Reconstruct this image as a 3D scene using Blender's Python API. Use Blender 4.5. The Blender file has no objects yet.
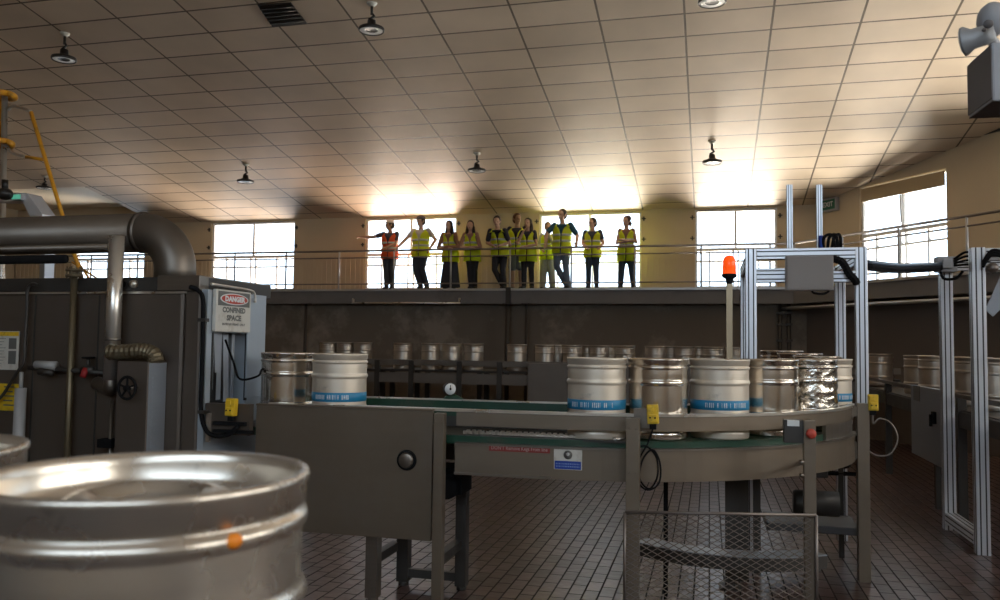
import bpy, bmesh, math, random
from mathutils import Vector, Matrix
random.seed(7)
PI = math.pi
scene = bpy.context.scene
COL = scene.collection

# ------------------------------------------------------------------ camera frame
H = 1.75            # eye height
F, CX, CY = 820.0, 500.0, 300.0
def nrm(v): v = Vector(v); v.normalize(); return v
UPc = nrm((.0127, -1, .0549))
Xc = Vector((.9690, -.0012, -.2470)); Xc = nrm(Xc - UPc * Xc.dot(UPc))
Yc = UPc.cross(Xc)
def c2w(c): c = Vector(c); return Vector((c.dot(Xc), c.dot(Yc), c.dot(UPc)))
O = Vector((0, 0, H))
def ray(px, py): return c2w(((px-CX)/F, (py-CY)/F, 1))
def onV(px, py, v): r = ray(px, py); return O + r*(v/r.y)
def onU(px, py, u): r = ray(px, py); return O + r*(u/r.x)
def onZ(px, py, z): r = ray(px, py); return O + r*((z-H)/r.z)
def dep(px, py, d): return O + ray(px, py)*d
CZ0, CSL = 5.08, .175
def zc(v): return CZ0 + CSL*(20-v)
def onC(px, py):
    r = ray(px, py); t = (CZ0+CSL*20-H)/(r.z+CSL*r.y); return O + r*t

cam_d = bpy.data.cameras.new('camera'); cam = bpy.data.objects.new('camera', cam_d); COL.objects.link(cam)
R = Matrix((c2w((1,0,0)), c2w((0,-1,0)), c2w((0,0,-1)))).transposed()
cam.matrix_world = Matrix.Translation(O) @ R.to_4x4()
cam_d.sensor_width = 36; cam_d.lens = 36*F/1000; cam_d.clip_end = 300; cam_d.clip_start = .05
cam_d.dof.use_dof = True; cam_d.dof.focus_distance = 6.5; cam_d.dof.aperture_fstop = 4.6
scene.camera = cam
scene.view_settings.view_transform = 'Standard'; scene.view_settings.look = 'None'
scene.view_settings.gamma = 1; scene.view_settings.use_curve_mapping = False
scene.view_settings.exposure = 0
scene.cycles.use_denoising = True
scene.cycles.max_bounces = 8; scene.cycles.diffuse_bounces = 5; scene.cycles.glossy_bounces = 4
scene.cycles.transparent_max_bounces = 12
scene.cycles.caustics_reflective = False; scene.cycles.caustics_refractive = False
scene.cycles.sample_clamp_indirect = 4

# ------------------------------------------------------------------ materials
def newmat(name):
    m = bpy.data.materials.new(name); m.use_nodes = True
    nt = m.node_tree; b = nt.nodes['Principled BSDF']; return m, nt, b
def mat(name, col, rough=.5, metal=0, var=.12, scale=3, bump=0, stretch=(1,1,1), coord='Object', emit=None, es=0, alpha=None, dirt=None, dirts=2.0, spec=None, dcov=(.52,.72)):
    m, nt, b = newmat(name); N = nt.nodes; L = nt.links
    b.inputs['Roughness'].default_value = rough; b.inputs['Metallic'].default_value = metal
    if spec is not None: b.inputs['Specular IOR Level'].default_value = spec
    tc = N.new('ShaderNodeTexCoord'); mp = N.new('ShaderNodeMapping'); mp.inputs['Scale'].default_value = stretch
    L.new(tc.outputs[coord], mp.inputs['Vector'])
    nz = N.new('ShaderNodeTexNoise'); nz.inputs['Scale'].default_value = scale; nz.inputs['Detail'].default_value = 5
    L.new(mp.outputs['Vector'], nz.inputs['Vector'])
    mx = N.new('ShaderNodeMix'); mx.data_type = 'RGBA'
    c1 = [max(0, c*(1-var)) for c in col]; c2 = [min(1, c*(1+var)) for c in col]
    mx.inputs['A'].default_value = (*c1, 1); mx.inputs['B'].default_value = (*c2, 1)
    L.new(nz.outputs['Fac'], mx.inputs['Factor'])
    out = mx.outputs['Result']
    if dirt:
        n2 = N.new('ShaderNodeTexNoise'); n2.inputs['Scale'].default_value = dirts; n2.inputs['Detail'].default_value = 8; n2.inputs['Roughness'].default_value = .7
        L.new(tc.outputs[coord], n2.inputs['Vector'])
        rp = N.new('ShaderNodeMapRange'); rp.inputs['From Min'].default_value = dcov[0]; rp.inputs['From Max'].default_value = dcov[1]
        L.new(n2.outputs['Fac'], rp.inputs['Value'])
        m2 = N.new('ShaderNodeMix'); m2.data_type = 'RGBA'; m2.inputs['B'].default_value = (*dirt, 1)
        L.new(rp.outputs['Result'], m2.inputs['Factor']); L.new(out, m2.inputs['A']); out = m2.outputs['Result']
    L.new(out, b.inputs['Base Color'])
    if bump:
        bp = N.new('ShaderNodeBump'); bp.inputs['Strength'].default_value = bump; bp.inputs['Distance'].default_value = .01
        L.new(nz.outputs['Fac'], bp.inputs['Height']); L.new(bp.outputs['Normal'], b.inputs['Normal'])
    if metal:
        rr = N.new('ShaderNodeMapRange'); rr.inputs['To Min'].default_value = rough*.8; rr.inputs['To Max'].default_value = min(1, rough*1.25)
        L.new(nz.outputs['Fac'], rr.inputs['Value']); L.new(rr.outputs['Result'], b.inputs['Roughness'])
    if emit:
        b.inputs['Emission Color'].default_value = (*emit, 1); b.inputs['Emission Strength'].default_value = es
    if alpha is not None: b.inputs['Alpha'].default_value = alpha
    return m

M = {}
M['steel'] = mat('brushed_stainless', (.22,.19,.16), .38, .85, .15, 4, .05, (1,1,14), dirt=(.22,.19,.16), dirts=3, dcov=(.55,.85))
M['panel'] = mat('dull_stainless_sheet', (.20,.16,.118), .45, .7, .10, 2.5, .03, (1,1,6), dirt=(.22,.19,.16), dirts=1.3, dcov=(.5,.9))
M['machine'] = mat('machine_sheet', (.13,.105,.085), .5, .6, .10, 2.2, .03, dirt=(.16,.13,.12), dirts=1.2, dcov=(.5,.9))
M['duct'] = mat('duct_metal', (.17,.145,.12), .42, .8, .15, 3)
M['bright'] = mat('bright_steel', (.68,.64,.58), .28, .85, .10, 5, .02)
M['keg_dull'] = mat('keg_dull_steel', (.70,.62,.51), .42, .5, .08, 6, .04, dirt=(.36,.31,.26), dirts=7, dcov=(.6,.78))
M['keg_shiny'] = mat('keg_shiny_steel', (.74,.67,.58), .19, .95, .12, 8, .05, (1,1,.3), dirt=(.36,.30,.25), dirts=6, dcov=(.62,.85))
M['keg_near'] = mat('keg_near_steel', (.66,.59,.50), .27, .85, .10, 8, .04, dirt=(.20,.16,.13), dirts=14, dcov=(.60,.84))
M['foil'] = mat('crumpled_foil', (.78,.74,.67), .16, 1, .05, 14, 1.6, dirt=(.5,.45,.4), dirts=9)
M['keg_far'] = mat('keg_far_steel', (.55,.49,.42), .35, .8, .25, 7, .05)
M['blue'] = mat('blue_label', (.015,.21,.40), .45, 0, .1, 20)
M['white'] = mat('white_print', (.72,.74,.74), .5, 0, .05)
M['alu'] = mat('anodised_aluminium', (.72,.74,.78), .36, .6, .06, 4)
M['slot'] = mat('profile_slot_dark', (.05,.05,.055), .6, .2)
M['green'] = mat('green_plastic', (.010,.05,.028), .4, 0, .25, 8, dirt=(.05,.06,.04), dirts=5)
M['black'] = mat('black_rubber', (.010,.010,.011), .85, spec=.1)
M['darksteel'] = mat('dark_steel', (.06,.055,.05), .5, .5, .2, 5)
M['deck'] = mat('deck_grey', (.17,.16,.155), .6, 0, .12, 1.5, dirt=(.12,.11,.10), dirts=.9)
M['darkbeam'] = mat('dark_beam', (.06,.058,.06), .5, .2)
M['wall'] = mat('cream_wall_paint', (.58,.47,.32), .75, 0, .05, .8)
M['rib'] = mat('ribbed_wall_board', (.56,.45,.31), .7, 0, .05, 1)
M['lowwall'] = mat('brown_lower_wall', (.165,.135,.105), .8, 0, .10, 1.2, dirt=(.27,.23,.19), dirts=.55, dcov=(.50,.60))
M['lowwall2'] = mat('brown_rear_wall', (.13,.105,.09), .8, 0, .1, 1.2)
M['winframe'] = mat('window_frame_paint', (.80,.80,.78), .5)
M['rail'] = mat('railing_steel', (.20,.17,.15), .4, .6)
M['postm'] = mat('railing_post_steel', (.50,.50,.50), .4, .5)
M['yellow'] = mat('yellow_plastic', (.72,.47,.02), .45, 0, .1, 20, dirt=(.4,.25,.03), dirts=30)
M['orangepaint'] = mat('yellow_handrail_paint', (.70,.32,.02), .4, 0, .12, 8, dirt=(.3,.15,.03), dirts=9)
M['signwhite'] = mat('sign_white', (.60,.58,.52), .5, 0, .05, 10, dirt=(.42,.37,.30), dirts=14)
M['signdark'] = mat('sign_grey', (.13,.13,.12), .5)
M['red'] = mat('sign_red', (.50,.06,.035), .5)
M['redstrip'] = mat('red_strip', (.22,.02,.015), .5)
M['signblue'] = mat('sign_blue', (.01,.05,.32), .45)
M['signgreen'] = mat('exit_green', (.02,.14,.08), .5)
M['pale'] = mat('pale_galvanised', (.30,.33,.37), .45, .4, .15, 5, dirt=(.3,.32,.34), dirts=3)
M['tan'] = mat('tan_post_metal', (.36,.28,.18), .4, .6)
M['beacon'] = mat('orange_beacon_lens', (.95,.10,.01), .25, 0, .05, 20, emit=(1,.09,.01), es=.75)
M['lampblack'] = mat('lamp_black', (.02,.018,.016), .4, .2)
M['lampface'] = mat('lamp_diffuser', (.7,.7,.68), .4, 0, emit=(1,.97,.9), es=.12)
M['orange'] = mat('orange_cap', (.85,.24,.01), .5)
M['hosesheen'] = mat('hose_blue_sheen', (.03,.05,.08), .4)  # bluish sheen of the black hoses, put into the colour of one hose
M['plast'] = mat('grey_plastic_box', (.35,.35,.36), .55, 0, .06, 3)
M['plastdark'] = mat('dark_grey_plastic', (.14,.125,.12), .6)
M['boxgrey'] = mat('control_box_grey', (.24,.215,.20), .5, .1, .06, 2)
M['housing'] = mat('end_housing_paint', (.40,.45,.50), .4, .3, .12, 3)
M['strip'] = mat('pvc_strip', (.42,.46,.52), .3, 0, .15, 6, alpha=.75)
M['redhandle'] = mat('red_handle', (.35,.02,.02), .5)
M['lagging'] = mat('pipe_lagging', (.40,.40,.40), .55, .3, .1, 6)
M['wood'] = mat('roller_blind', (.45,.34,.20), .7, 0, .1, 30, stretch=(1,1,8))
M['brassy'] = mat('aged_pipe', (.18,.145,.09), .45, .7, .15, 6)

def glass():
    m, nt, b = newmat('window_glass'); N = nt.nodes; L = nt.links
    tr = N.new('ShaderNodeBsdfTransparent'); gl = N.new('ShaderNodeBsdfGlossy'); gl.inputs['Roughness'].default_value = .05
    fr = N.new('ShaderNodeFresnel'); fr.inputs['IOR'].default_value = 1.35
    mx = N.new('ShaderNodeMixShader'); L.new(fr.outputs[0], mx.inputs[0]); L.new(tr.outputs[0], mx.inputs[1]); L.new(gl.outputs[0], mx.inputs[2])
    L.new(mx.outputs[0], N['Material Output'].inputs['Surface']); return m
M['glass'] = glass()

def floor_mat():
    m, nt, b = newmat('brick_paver_floor'); N = nt.nodes; L = nt.links
    tc = N.new('ShaderNodeTexCoord'); mp = N.new('ShaderNodeMapping'); mp.inputs['Rotation'].default_value = (0,0,PI/2)
    L.new(tc.outputs['Object'], mp.inputs['Vector'])
    br = N.new('ShaderNodeTexBrick'); br.inputs['Scale'].default_value = 1
    br.inputs['Brick Width'].default_value = .225; br.inputs['Row Height'].default_value = .108
    br.offset = .5; br.offset_frequency = 2; br.inputs['Mortar Size'].default_value = .0065; br.inputs['Mortar Smooth'].default_value = .2
    br.inputs['Color1'].default_value = (.050,.026,.022,1); br.inputs['Color2'].default_value = (.125,.075,.066,1)
    br.inputs['Mortar'].default_value = (.018,.014,.013,1); br.inputs['Bias'].default_value = 0
    L.new(mp.outputs['Vector'], br.inputs['Vector'])
    nz = N.new('ShaderNodeTexNoise'); nz.inputs['Scale'].default_value = .7; nz.inputs['Detail'].default_value = 6
    L.new(tc.outputs['Object'], nz.inputs['Vector'])
    mx = N.new('ShaderNodeMix'); mx.data_type = 'RGBA'; mx.blend_type = 'MULTIPLY'; mx.inputs['Factor'].default_value = 1
    rp = N.new('ShaderNodeMapRange'); rp.inputs['From Min'].default_value = .3; rp.inputs['From Max'].default_value = .7; rp.inputs['To Min'].default_value = .65; rp.inputs['To Max'].default_value = 1.2
    L.new(nz.outputs['Fac'], rp.inputs['Value']); L.new(br.outputs['Color'], mx.inputs['A']); L.new(rp.outputs['Result'], mx.inputs['B'])
    L.new(mx.outputs['Result'], b.inputs['Base Color'])
    b.inputs['Specular IOR Level'].default_value = .42
    r2 = N.new('ShaderNodeMapRange'); r2.inputs['To Min'].default_value = .30; r2.inputs['To Max'].default_value = .85
    L.new(br.outputs['Fac'], r2.inputs['Value']); L.new(r2.outputs['Result'], b.inputs['Roughness'])
    n3 = N.new('ShaderNodeTexNoise'); n3.inputs['Scale'].default_value = 9
    L.new(tc.outputs['Object'], n3.inputs['Vector'])
    ad = N.new('ShaderNodeMath'); ad.operation = 'MULTIPLY_ADD'; ad.inputs[1].default_value = -1.0
    L.new(br.outputs['Fac'], ad.inputs[0]); L.new(n3.outputs['Fac'], ad.inputs[2])
    bp = N.new('ShaderNodeBump'); bp.inputs['Strength'].default_value = .8; bp.inputs['Distance'].default_value = .006
    L.new(ad.outputs[0], bp.inputs['Height']); L.new(bp.outputs['Normal'], b.inputs['Normal'])
    return m
M['floor'] = floor_mat()

# tile grid phase on the ceiling plane
q0 = onC(684.5, 13.7); q1 = onC(775, 5.7); q2 = onC(691, 122.5)
TU = 1.22; TV = .6
def ceil_mat():
    m, nt, b = newmat('ceiling_tiles'); N = nt.nodes; L = nt.links
    tc = N.new('ShaderNodeTexCoord'); mp = N.new('ShaderNodeMapping')
    mp.inputs['Location'].default_value = (-q0.x + TU*40, -q0.y + TV*60, 0)
    L.new(tc.outputs['Object'], mp.inputs['Vector'])
    br = N.new('ShaderNodeTexBrick'); br.offset = 0; br.inputs['Scale'].default_value = 1
    br.inputs['Brick Width'].default_value = TU; br.inputs['Row Height'].default_value = TV
    br.inputs['Mortar Size'].default_value = .017; br.inputs['Mortar Smooth'].default_value = .1
    br.inputs['Color1'].default_value = (.60,.475,.35,1); br.inputs['Color2'].default_value = (.66,.53,.395,1)
    br.inputs['Mortar'].default_value = (.11,.075,.045,1)
    L.new(mp.outputs['Vector'], br.inputs['Vector'])
    nz = N.new('ShaderNodeTexNoise'); nz.inputs['Scale'].default_value = 1.1; nz.inputs['Detail'].default_value = 6
    L.new(tc.outputs['Object'], nz.inputs['Vector'])
    rp = N.new('ShaderNodeMapRange'); rp.inputs['From Min'].default_value = .3; rp.inputs['From Max'].default_value = .7; rp.inputs['To Min'].default_value = .9; rp.inputs['To Max'].default_value = 1.08
    L.new(nz.outputs['Fac'], rp.inputs['Value'])
    mx = N.new('ShaderNodeMix'); mx.data_type = 'RGBA'; mx.blend_type = 'MULTIPLY'; mx.inputs['Factor'].default_value = 1
    L.new(br.outputs['Color'], mx.inputs['A']); L.new(rp.outputs['Result'], mx.inputs['B'])
    L.new(mx.outputs['Result'], b.inputs['Base Color']); b.inputs['Roughness'].default_value = .55
    bp = N.new('ShaderNodeBump'); bp.inputs['Strength'].default_value = .5; bp.inputs['Distance'].default_value = .006; bp.invert = True
    L.new(br.outputs['Fac'], bp.inputs['Height']); L.new(bp.outputs['Normal'], b.inputs['Normal'])
    return m
M['ceil'] = ceil_mat()
M['ceilflat'] = mat('flat_recess_ceiling', (.74,.63,.47), .6, 0, .04, 1)

# ------------------------------------------------------------------ mesh builder
class MB:
    def __init__(s): s.v = []; s.f = []; s.sm = []; s.mi = []; s.cur = 0
    def add(s, vs, fs, smooth=False):
        n = len(s.v); s.v += [Vector(p) for p in vs]
        for f in fs: s.f.append([i+n for i in f]); s.sm.append(smooth); s.mi.append(s.cur)
        return s
    def box(s, a, b, rot=None, piv=None):
        x0,y0,z0 = a; x1,y1,z1 = b
        vs = [Vector(p) for p in ((x0,y0,z0),(x1,y0,z0),(x1,y1,z0),(x0,y1,z0),(x0,y0,z1),(x1,y0,z1),(x1,y1,z1),(x0,y1,z1))]
        if rot is not None:
            c = Vector(piv) if piv is not None else (Vector(a)+Vector(b))/2
            vs = [c + rot @ (p-c) for p in vs]
        return s.add(vs, [(0,3,2,1),(4,5,6,7),(0,1,5,4),(1,2,6,5),(2,3,7,6),(3,0,4,7)])
    def prism(s, poly, z0, z1):
        n = len(poly); vs = [(p[0],p[1],z0) for p in poly]+[(p[0],p[1],z1) for p in poly]
        a = sum(poly[i][0]*poly[(i+1)%n][1]-poly[(i+1)%n][0]*poly[i][1] for i in range(n))
        fs = [tuple(range(n-1,-1,-1)), tuple(range(n,2*n))] + [(i,(i+1)%n,n+(i+1)%n,n+i) for i in range(n)]
        if a < 0: fs = [tuple(reversed(f)) for f in fs]
        return s.add(vs, fs)
    def hull(s, bot, top):   # two matching loops
        n = len(bot); fs = [tuple(range(n-1,-1,-1)), tuple(range(n,2*n))]+[(i,(i+1)%n,n+(i+1)%n,n+i) for i in range(n)]
        return s.add(list(bot)+list(top), fs)
    def lathe(s, prof, seg=32, c=(0,0,0), ax='z', smooth=True, sharp=False):
        vs = []; fs = []; c = Vector(c)
        for r, z in prof:
            for i in range(seg):
                a = 2*PI*i/seg; p = (r*math.cos(a), r*math.sin(a), z)
                if ax == 'y': p = (p[0], p[2], p[1])
                if ax == 'x': p = (p[2], p[0], p[1])
                vs.append(c+Vector(p))
        for j in range(len(prof)-1):
            for i in range(seg):
                k = (i+1) % seg; fs.append((j*seg+i, j*seg+k, (j+1)*seg+k, (j+1)*seg+i))
        if prof[0][0] > 1e-5: fs.append(tuple(range(seg-1,-1,-1)))
        if prof[-1][0] > 1e-5: fs.append(tuple((len(prof)-1)*seg+i for i in range(seg)))
        if ax == 'y': fs = [tuple(reversed(f)) for f in fs]
        return s.add(vs, fs, smooth)
    def tube(s, pts, r, seg=10, smooth=True, caps=True):
        pts = [Vector(p) for p in pts]; n = len(pts); rs = r if isinstance(r, (list,tuple)) else [r]*n
        vs = []; fs = []; up = None
        for i, p in enumerate(pts):
            t = (pts[min(i+1,n-1)]-pts[max(i-1,0)])
            if t.length < 1e-9: t = Vector((0,0,1))
            t.normalize()
            if up is None: up = Vector((0,0,1)) if abs(t.z) < .9 else Vector((1,0,0))
            a = t.cross(up)
            if a.length < 1e-4: a = t.cross(Vector((0,1,0)))
            a.normalize(); b = a.cross(t).normalized(); up = b
            for k in range(seg):
                q = 2*PI*k/seg; vs.append(p + (a*math.cos(q)+b*math.sin(q))*rs[i])
        for i in range(n-1):
            for k in range(seg):
                l = (k+1) % seg; fs.append((i*seg+k, i*seg+l, (i+1)*seg+l, (i+1)*seg+k))
        if caps: fs += [tuple(range(seg-1,-1,-1)), tuple((n-1)*seg+k for k in range(seg))]
        fs = [tuple(reversed(f)) for f in fs]
        return s.add(vs, fs, smooth)
    def cyl(s, a, b, r, seg=16): return s.tube([a, b], r, seg)
    def loft(s, rings, seg=16, cap=True):   # rings: (cx,cy,cz,rx,ry)
        vs = []; fs = []; n = len(rings)
        for cx,cy,cz,rx,ry in rings:
            for k in range(seg):
                q = 2*PI*k/seg; vs.append((cx+rx*math.cos(q), cy+ry*math.sin(q), cz))
        for i in range(n-1):
            for k in range(seg):
                l = (k+1) % seg; fs.append((i*seg+k, i*seg+l, (i+1)*seg+l, (i+1)*seg+k))
        if cap: fs += [tuple(range(seg-1,-1,-1)), tuple((n-1)*seg+k for k in range(seg))]
        return s.add(vs, fs, True)
    def ell(s, c, r, seg=12, rings=8, rot=None):
        c = Vector(c); vs = []; fs = []
        for j in range(1, rings):
            th = PI*j/rings
            for k in range(seg):
                q = 2*PI*k/seg; p = Vector((r[0]*math.sin(th)*math.cos(q), r[1]*math.sin(th)*math.sin(q), r[2]*math.cos(th)))
                if rot is not None: p = rot @ p
                vs.append(c+p)
        t = Vector((0,0,r[2])); 
        if rot is not None: t = rot @ t
        vs += [c+t, c-t]; a = len(vs)-2; b = a+1
        for j in range(rings-2):
            for k in range(seg):
                l = (k+1) % seg; fs.append((j*seg+l, j*seg+k, (j+1)*seg+k, (j+1)*seg+l))
        for k in range(seg):
            l = (k+1) % seg; fs.append((a, k, l)); fs.append((b, (rings-2)*seg+l, (rings-2)*seg+k))
        return s.add(vs, fs, True)
    def build(s, name, m, parent=None, bev=0, off=None):
        o0 = Vector(off) if off is not None else (worldpos(parent) if parent else Vector((0,0,0)))
        me = bpy.data.meshes.new(name); me.from_pydata([tuple(p-o0) for p in s.v], [], s.f)
        ms = m if isinstance(m, (list,tuple)) else [m]
        for q in ms: me.materials.append(q)
        me.polygons.foreach_set('use_smooth', s.sm); me.polygons.foreach_set('material_index', s.mi)
        me.update()
        o = bpy.data.objects.new(name, me); COL.objects.link(o)
        if parent: o.parent = parent
        if bev:
            md = o.modifiers.new('bevel', 'BEVEL'); md.width = bev; md.segments = 2; md.limit_method = 'ANGLE'
        return o
def worldpos(o):
    p = Vector((0,0,0))
    while o is not None: p += o.location; o = o.parent
    return p
def tag(o, label=None, cat=None, group=None, kind=None):
    if label: o['label'] = label
    if cat: o['category'] = cat
    if group: o['group'] = group
    if kind: o['kind'] = kind
    return o
def thing(name, label, cat, loc=(0,0,0), group=None):
    o = bpy.data.objects.new(name, None); COL.objects.link(o); o.location = loc; o.empty_display_size = .1
    return tag(o, label, cat, group)
def single(mb, name, m, label, cat, loc=None, group=None, bev=0):
    loc = Vector(loc) if loc is not None else Vector((sum(p.x for p in mb.v)/len(mb.v), sum(p.y for p in mb.v)/len(mb.v), min(p.z for p in mb.v)))
    o = mb.build(name, m, None, bev, off=loc); o.location = loc
    return tag(o, label, cat, group)
def struct(mb, name, m, parent=None, bev=0):
    o = mb.build(name, m, parent, bev)
    if parent is None: o['kind'] = 'structure'
    return o
def copy_tree(o, parent=None):
    c = o.copy(); COL.objects.link(c)
    if parent: c.parent = parent
    for ch in [k for k in o.children]: copy_tree(ch, c)
    return c
def smoothpath(pts, n=6):
    pts = [Vector(p) for p in pts]; P = [pts[0]]+pts+[pts[-1]]; out = []
    for i in range(1, len(P)-2):
        for k in range(n):
            t = k/n; a,b,c,d = P[i-1],P[i],P[i+1],P[i+2]
            out.append(.5*((2*b)+(c-a)*t+(2*a-5*b+4*c-d)*t*t+(3*b-a-3*c+d)*t**3))
    out.append(pts[-1]); return out
def text_mb(txt, size, origin, xd, yd, lift=.001, bold=0, width=None, align='CENTER', mapf=None):
    cu = bpy.data.curves.new('t', 'FONT'); cu.body = txt; cu.size = size; cu.align_x = align; cu.align_y = 'CENTER'; cu.offset = bold; cu.resolution_u = 2
    ob = bpy.data.objects.new('t', cu); COL.objects.link(ob); dg = bpy.context.evaluated_depsgraph_get()
    me = bpy.data.meshes.new_from_object(ob.evaluated_get(dg)); bpy.data.objects.remove(ob); bpy.data.curves.remove(cu)
    xs = [v.co.x for v in me.vertices]; w = max(xs)-min(xs) or 1; k = (width/w) if width else 1
    o = Vector(origin); xd = Vector(xd).normalized(); yd = Vector(yd).normalized(); zd = xd.cross(yd)
    mb = MB(); n = len(me.vertices)
    vs = [o+xd*v.co.x*k+yd*v.co.y+zd*lift for v in me.vertices]; fs = [tuple(p.vertices) for p in me.polygons]
    mb.add(vs, fs); bpy.data.meshes.remove(me); return mb
def plate(c, xd, yd, w, h, t=.003):   # thin board facing xd x yd
    c = Vector(c); xd = Vector(xd).normalized(); yd = Vector(yd).normalized(); zd = xd.cross(yd)
    q = [c+xd*sx*w/2+yd*sy*h/2 for sx,sy in ((-1,-1),(1,-1),(1,1),(-1,1))]
    return MB().hull([p-zd*t/2 for p in q], [p+zd*t/2 for p in q])

# ------------------------------------------------------------------ the room
DZ = 3.08                      # gallery floor
RZ = 4.03                      # hand rail height
DV = 18.72                     # gallery edge
WV = 20.0                      # rear wall
cw = onV(817, 345, WV)         # rear right corner
ra = onZ(795, 242, RZ); rb = onZ(1000, 209, RZ)
rdir = Vector((rb.x-ra.x, rb.y-ra.y, 0)).normalized()     # towards the camera along the slanted wall
rc = Vector((onV(795, 345, DV).x, DV, 0))                 # rail corner
rn = Vector((-rdir.y, rdir.x, 0))
if rn.x < 0: rn = -rn                                     # away from the hall
def rw(t, off=0, z=0): p = Vector((cw.x, cw.y, 0)) + rdir*t + rn*off; p.z = z; return p
def rr(t, off=0, z=0): p = rc + rdir*t + rn*off; p.z = z; return p
RT = 11.5
re_ = rw(RT)
XL = -20.0; YF = -4.0; XR = re_.x

mb = MB(); mb.add([(XL-.3,YF-.3,0),(XR+.3,YF-.3,0),(XR+.3,WV+.3,0),(XL-.3,WV+.3,0)], [(0,1,2,3)])
struct(mb, 'floor', M['floor'])

U0 = onC(85, 187).x; V0 = onC(50, 188).y; RZC = zc(V0)
def cp(x, y): return (x, y, zc(y))
mb = MB()
mb.add([cp(XL-.3,YF-.3), cp(XR+.3,YF-.3), cp(XR+.3,re_.y), cp(rw(0,.4).x,WV+.3), cp(U0,WV+.3), cp(U0,V0), cp(XL-.3,V0)], [(6,5,3,2,1,0),(5,4,3)])
struct(mb, 'ceiling', M['ceil'])
mb = MB(); mb.add([(XL,V0,RZC),(U0,V0,RZC),(U0,WV+.3,RZC),(XL,WV+.3,RZC)], [(3,2,1,0)])
mb.add([(U0,V0,RZC),(U0,WV+.3,RZC),(U0,WV+.3,zc(WV+.3))], [(0,1,2)])
struct(mb, 'ceiling_recess', M['ceilflat'])

# rear wall with window openings
wins = [(-1, 70, 141), (0, 208, 292), (1, 363, 455), (2, 538, 641), (3, 695, 778)]
spans = [(onV(a,345,WV).x, onV(b,345,WV).x) for _, a, b in wins]
w_ = spans[0][1]-spans[1][0]
extra = [(spans[0][0]-4.7, spans[0][0]-2.4)]
allsp = sorted(extra+spans)
WB, WT = 3.16, 5.04
mb = MB(); x = XL
for a, b in allsp:
    mb.box((x, WV, 2.9), (a, WV+.25, 5.9)); mb.box((a, WV, 2.9), (b, WV+.25, WB)); mb.box((a, WV, WT), (b, WV+.25, 5.9)); x = b
mb.box((x, WV, 2.9), (cw.x+.3, WV+.25, 5.9))
mb.box((XL, WV, 0), (cw.x+.3, WV+.25, 2.9))
struct(mb, 'wall_back', M['wall'])
# ribbed boards between windows
k = 1; x = XL
gaps = []
for a, b in allsp+[(cw.x, None)]:
    gaps.append((x, a)); x = b
for a, b in gaps:
    mb = MB(); z0, z1 = 3.1, 4.05; y = WV-.03
    n = max(2, int((b-a-.04)/.14)); 
    mb.box((a+.03, y, z0), (b-.03, WV-.002, z1))
    for i in range(n):
        xx = a+.06+(b-a-.12)*(i+.5)/n; mb.box((xx-.02, y-.018, z0+.02), (xx+.02, y, z1-.02))
    struct(mb, 'trim_%d' % k, M['rib']); k += 1
def window(name, f, wd, z0, z1, wall_n, lower=True):
    """f(s,off,z): s along the wall, off into the hall"""
    root = bpy.data.objects.new(name, None); COL.objects.link(root); root['kind'] = 'structure'
    mb = MB()
    def bar(s0, s1, za, zb, d0=-.05, d1=.06):
        mb.hull([f(s0,d0,za), f(s1,d0,za), f(s1,d1,za), f(s0,d1,za)], [f(s0,d0,zb), f(s1,d0,zb), f(s1,d1,zb), f(s0,d1,zb)])
    zm = z0+(z1-z0)*.49; t = .05
    bar(0, t, z0, z1); bar(wd-t, wd, z0, z1); bar(t, wd-t, z0, z0+t); bar(t, wd-t, z1-t, z1); bar(t, wd-t, zm-.035, zm+.035)
    bar(wd*.5-.025, wd*.5+.025, zm+.035, z1-t)
    if lower:
        for q in (.18, .47, .53, .78): bar(wd*q-.015, wd*q+.015, z0+t, zm-.035)
        bar(t, wd-t, zm-.30, zm-.26, -.03, .03)
    mb.build('window_frame', M['winframe'], root)
    g = MB(); g.hull([f(t,-.006,z0+t), f(wd-t,-.006,z0+t), f(wd-t,.006,z0+t), f(t,.006,z0+t)], [f(t,-.006,z1-t), f(wd-t,-.006,z1-t), f(wd-t,.006,z1-t), f(t,.006,z1-t)])
    g.build('window_glass', M['glass'], root)
    return root
for i, (a, b) in enumerate(allsp):
    w = window('window_%d' % (i+1), lambda s, o, z, a=a: Vector((a+s, WV+.12-o, z)), b-a, WB, WT, None)
    # hinges on the reveal
    for zz in (4.35, 4.85):
        for xx in (a-.06, b+.06):
            h = MB().box((xx-.015, WV-.05, zz-.05), (xx+.015, WV, zz+.05)).box((xx-.05, WV-.05, zz-.012), (xx+.05, WV-.03, zz+.012)); h.build('window_stay', M['darksteel'], w)

# slanted right wall with a big window, then further windows outside the frame
def wt(px, py=345):          # parameter t along right wall of a pixel column
    r = ray(px, py); # intersect (r.x,r.y)*s = cw + rdir t
    det = r.x*(-rdir.y) + r.y*rdir.x
    s = (cw.x*(-rdir.y)+cw.y*rdir.x)/det
    return (Vector((r.x*s, r.y*s, 0))-Vector((cw.x, cw.y, 0))).dot(rdir)
t0, t1 = wt(861), wt(949)
def zat(px, py, t): p = rw(t); d = math.hypot(p.x, p.y); r = ray(px, py); return H + r.z*d/math.hypot(r.x, r.y)
zt = zat(949, 168, t1)
rwins = [(t0, t1, WB, zt), (t1+2.0, t1+4.6, WB, zt+.2), (t1+5.2, t1+7.4, WB, zt+.3)]
mb = MB()
def rbox(ta, tb, o0, o1, za, zb):
    mb.hull([rw(ta,o0,za), rw(tb,o0,za), rw(tb,o1,za), rw(ta,o1,za)], [rw(ta,o0,zb), rw(tb,o0,zb), rw(tb,o1,zb), rw(ta,o1,zb)])
x = -.1
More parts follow.
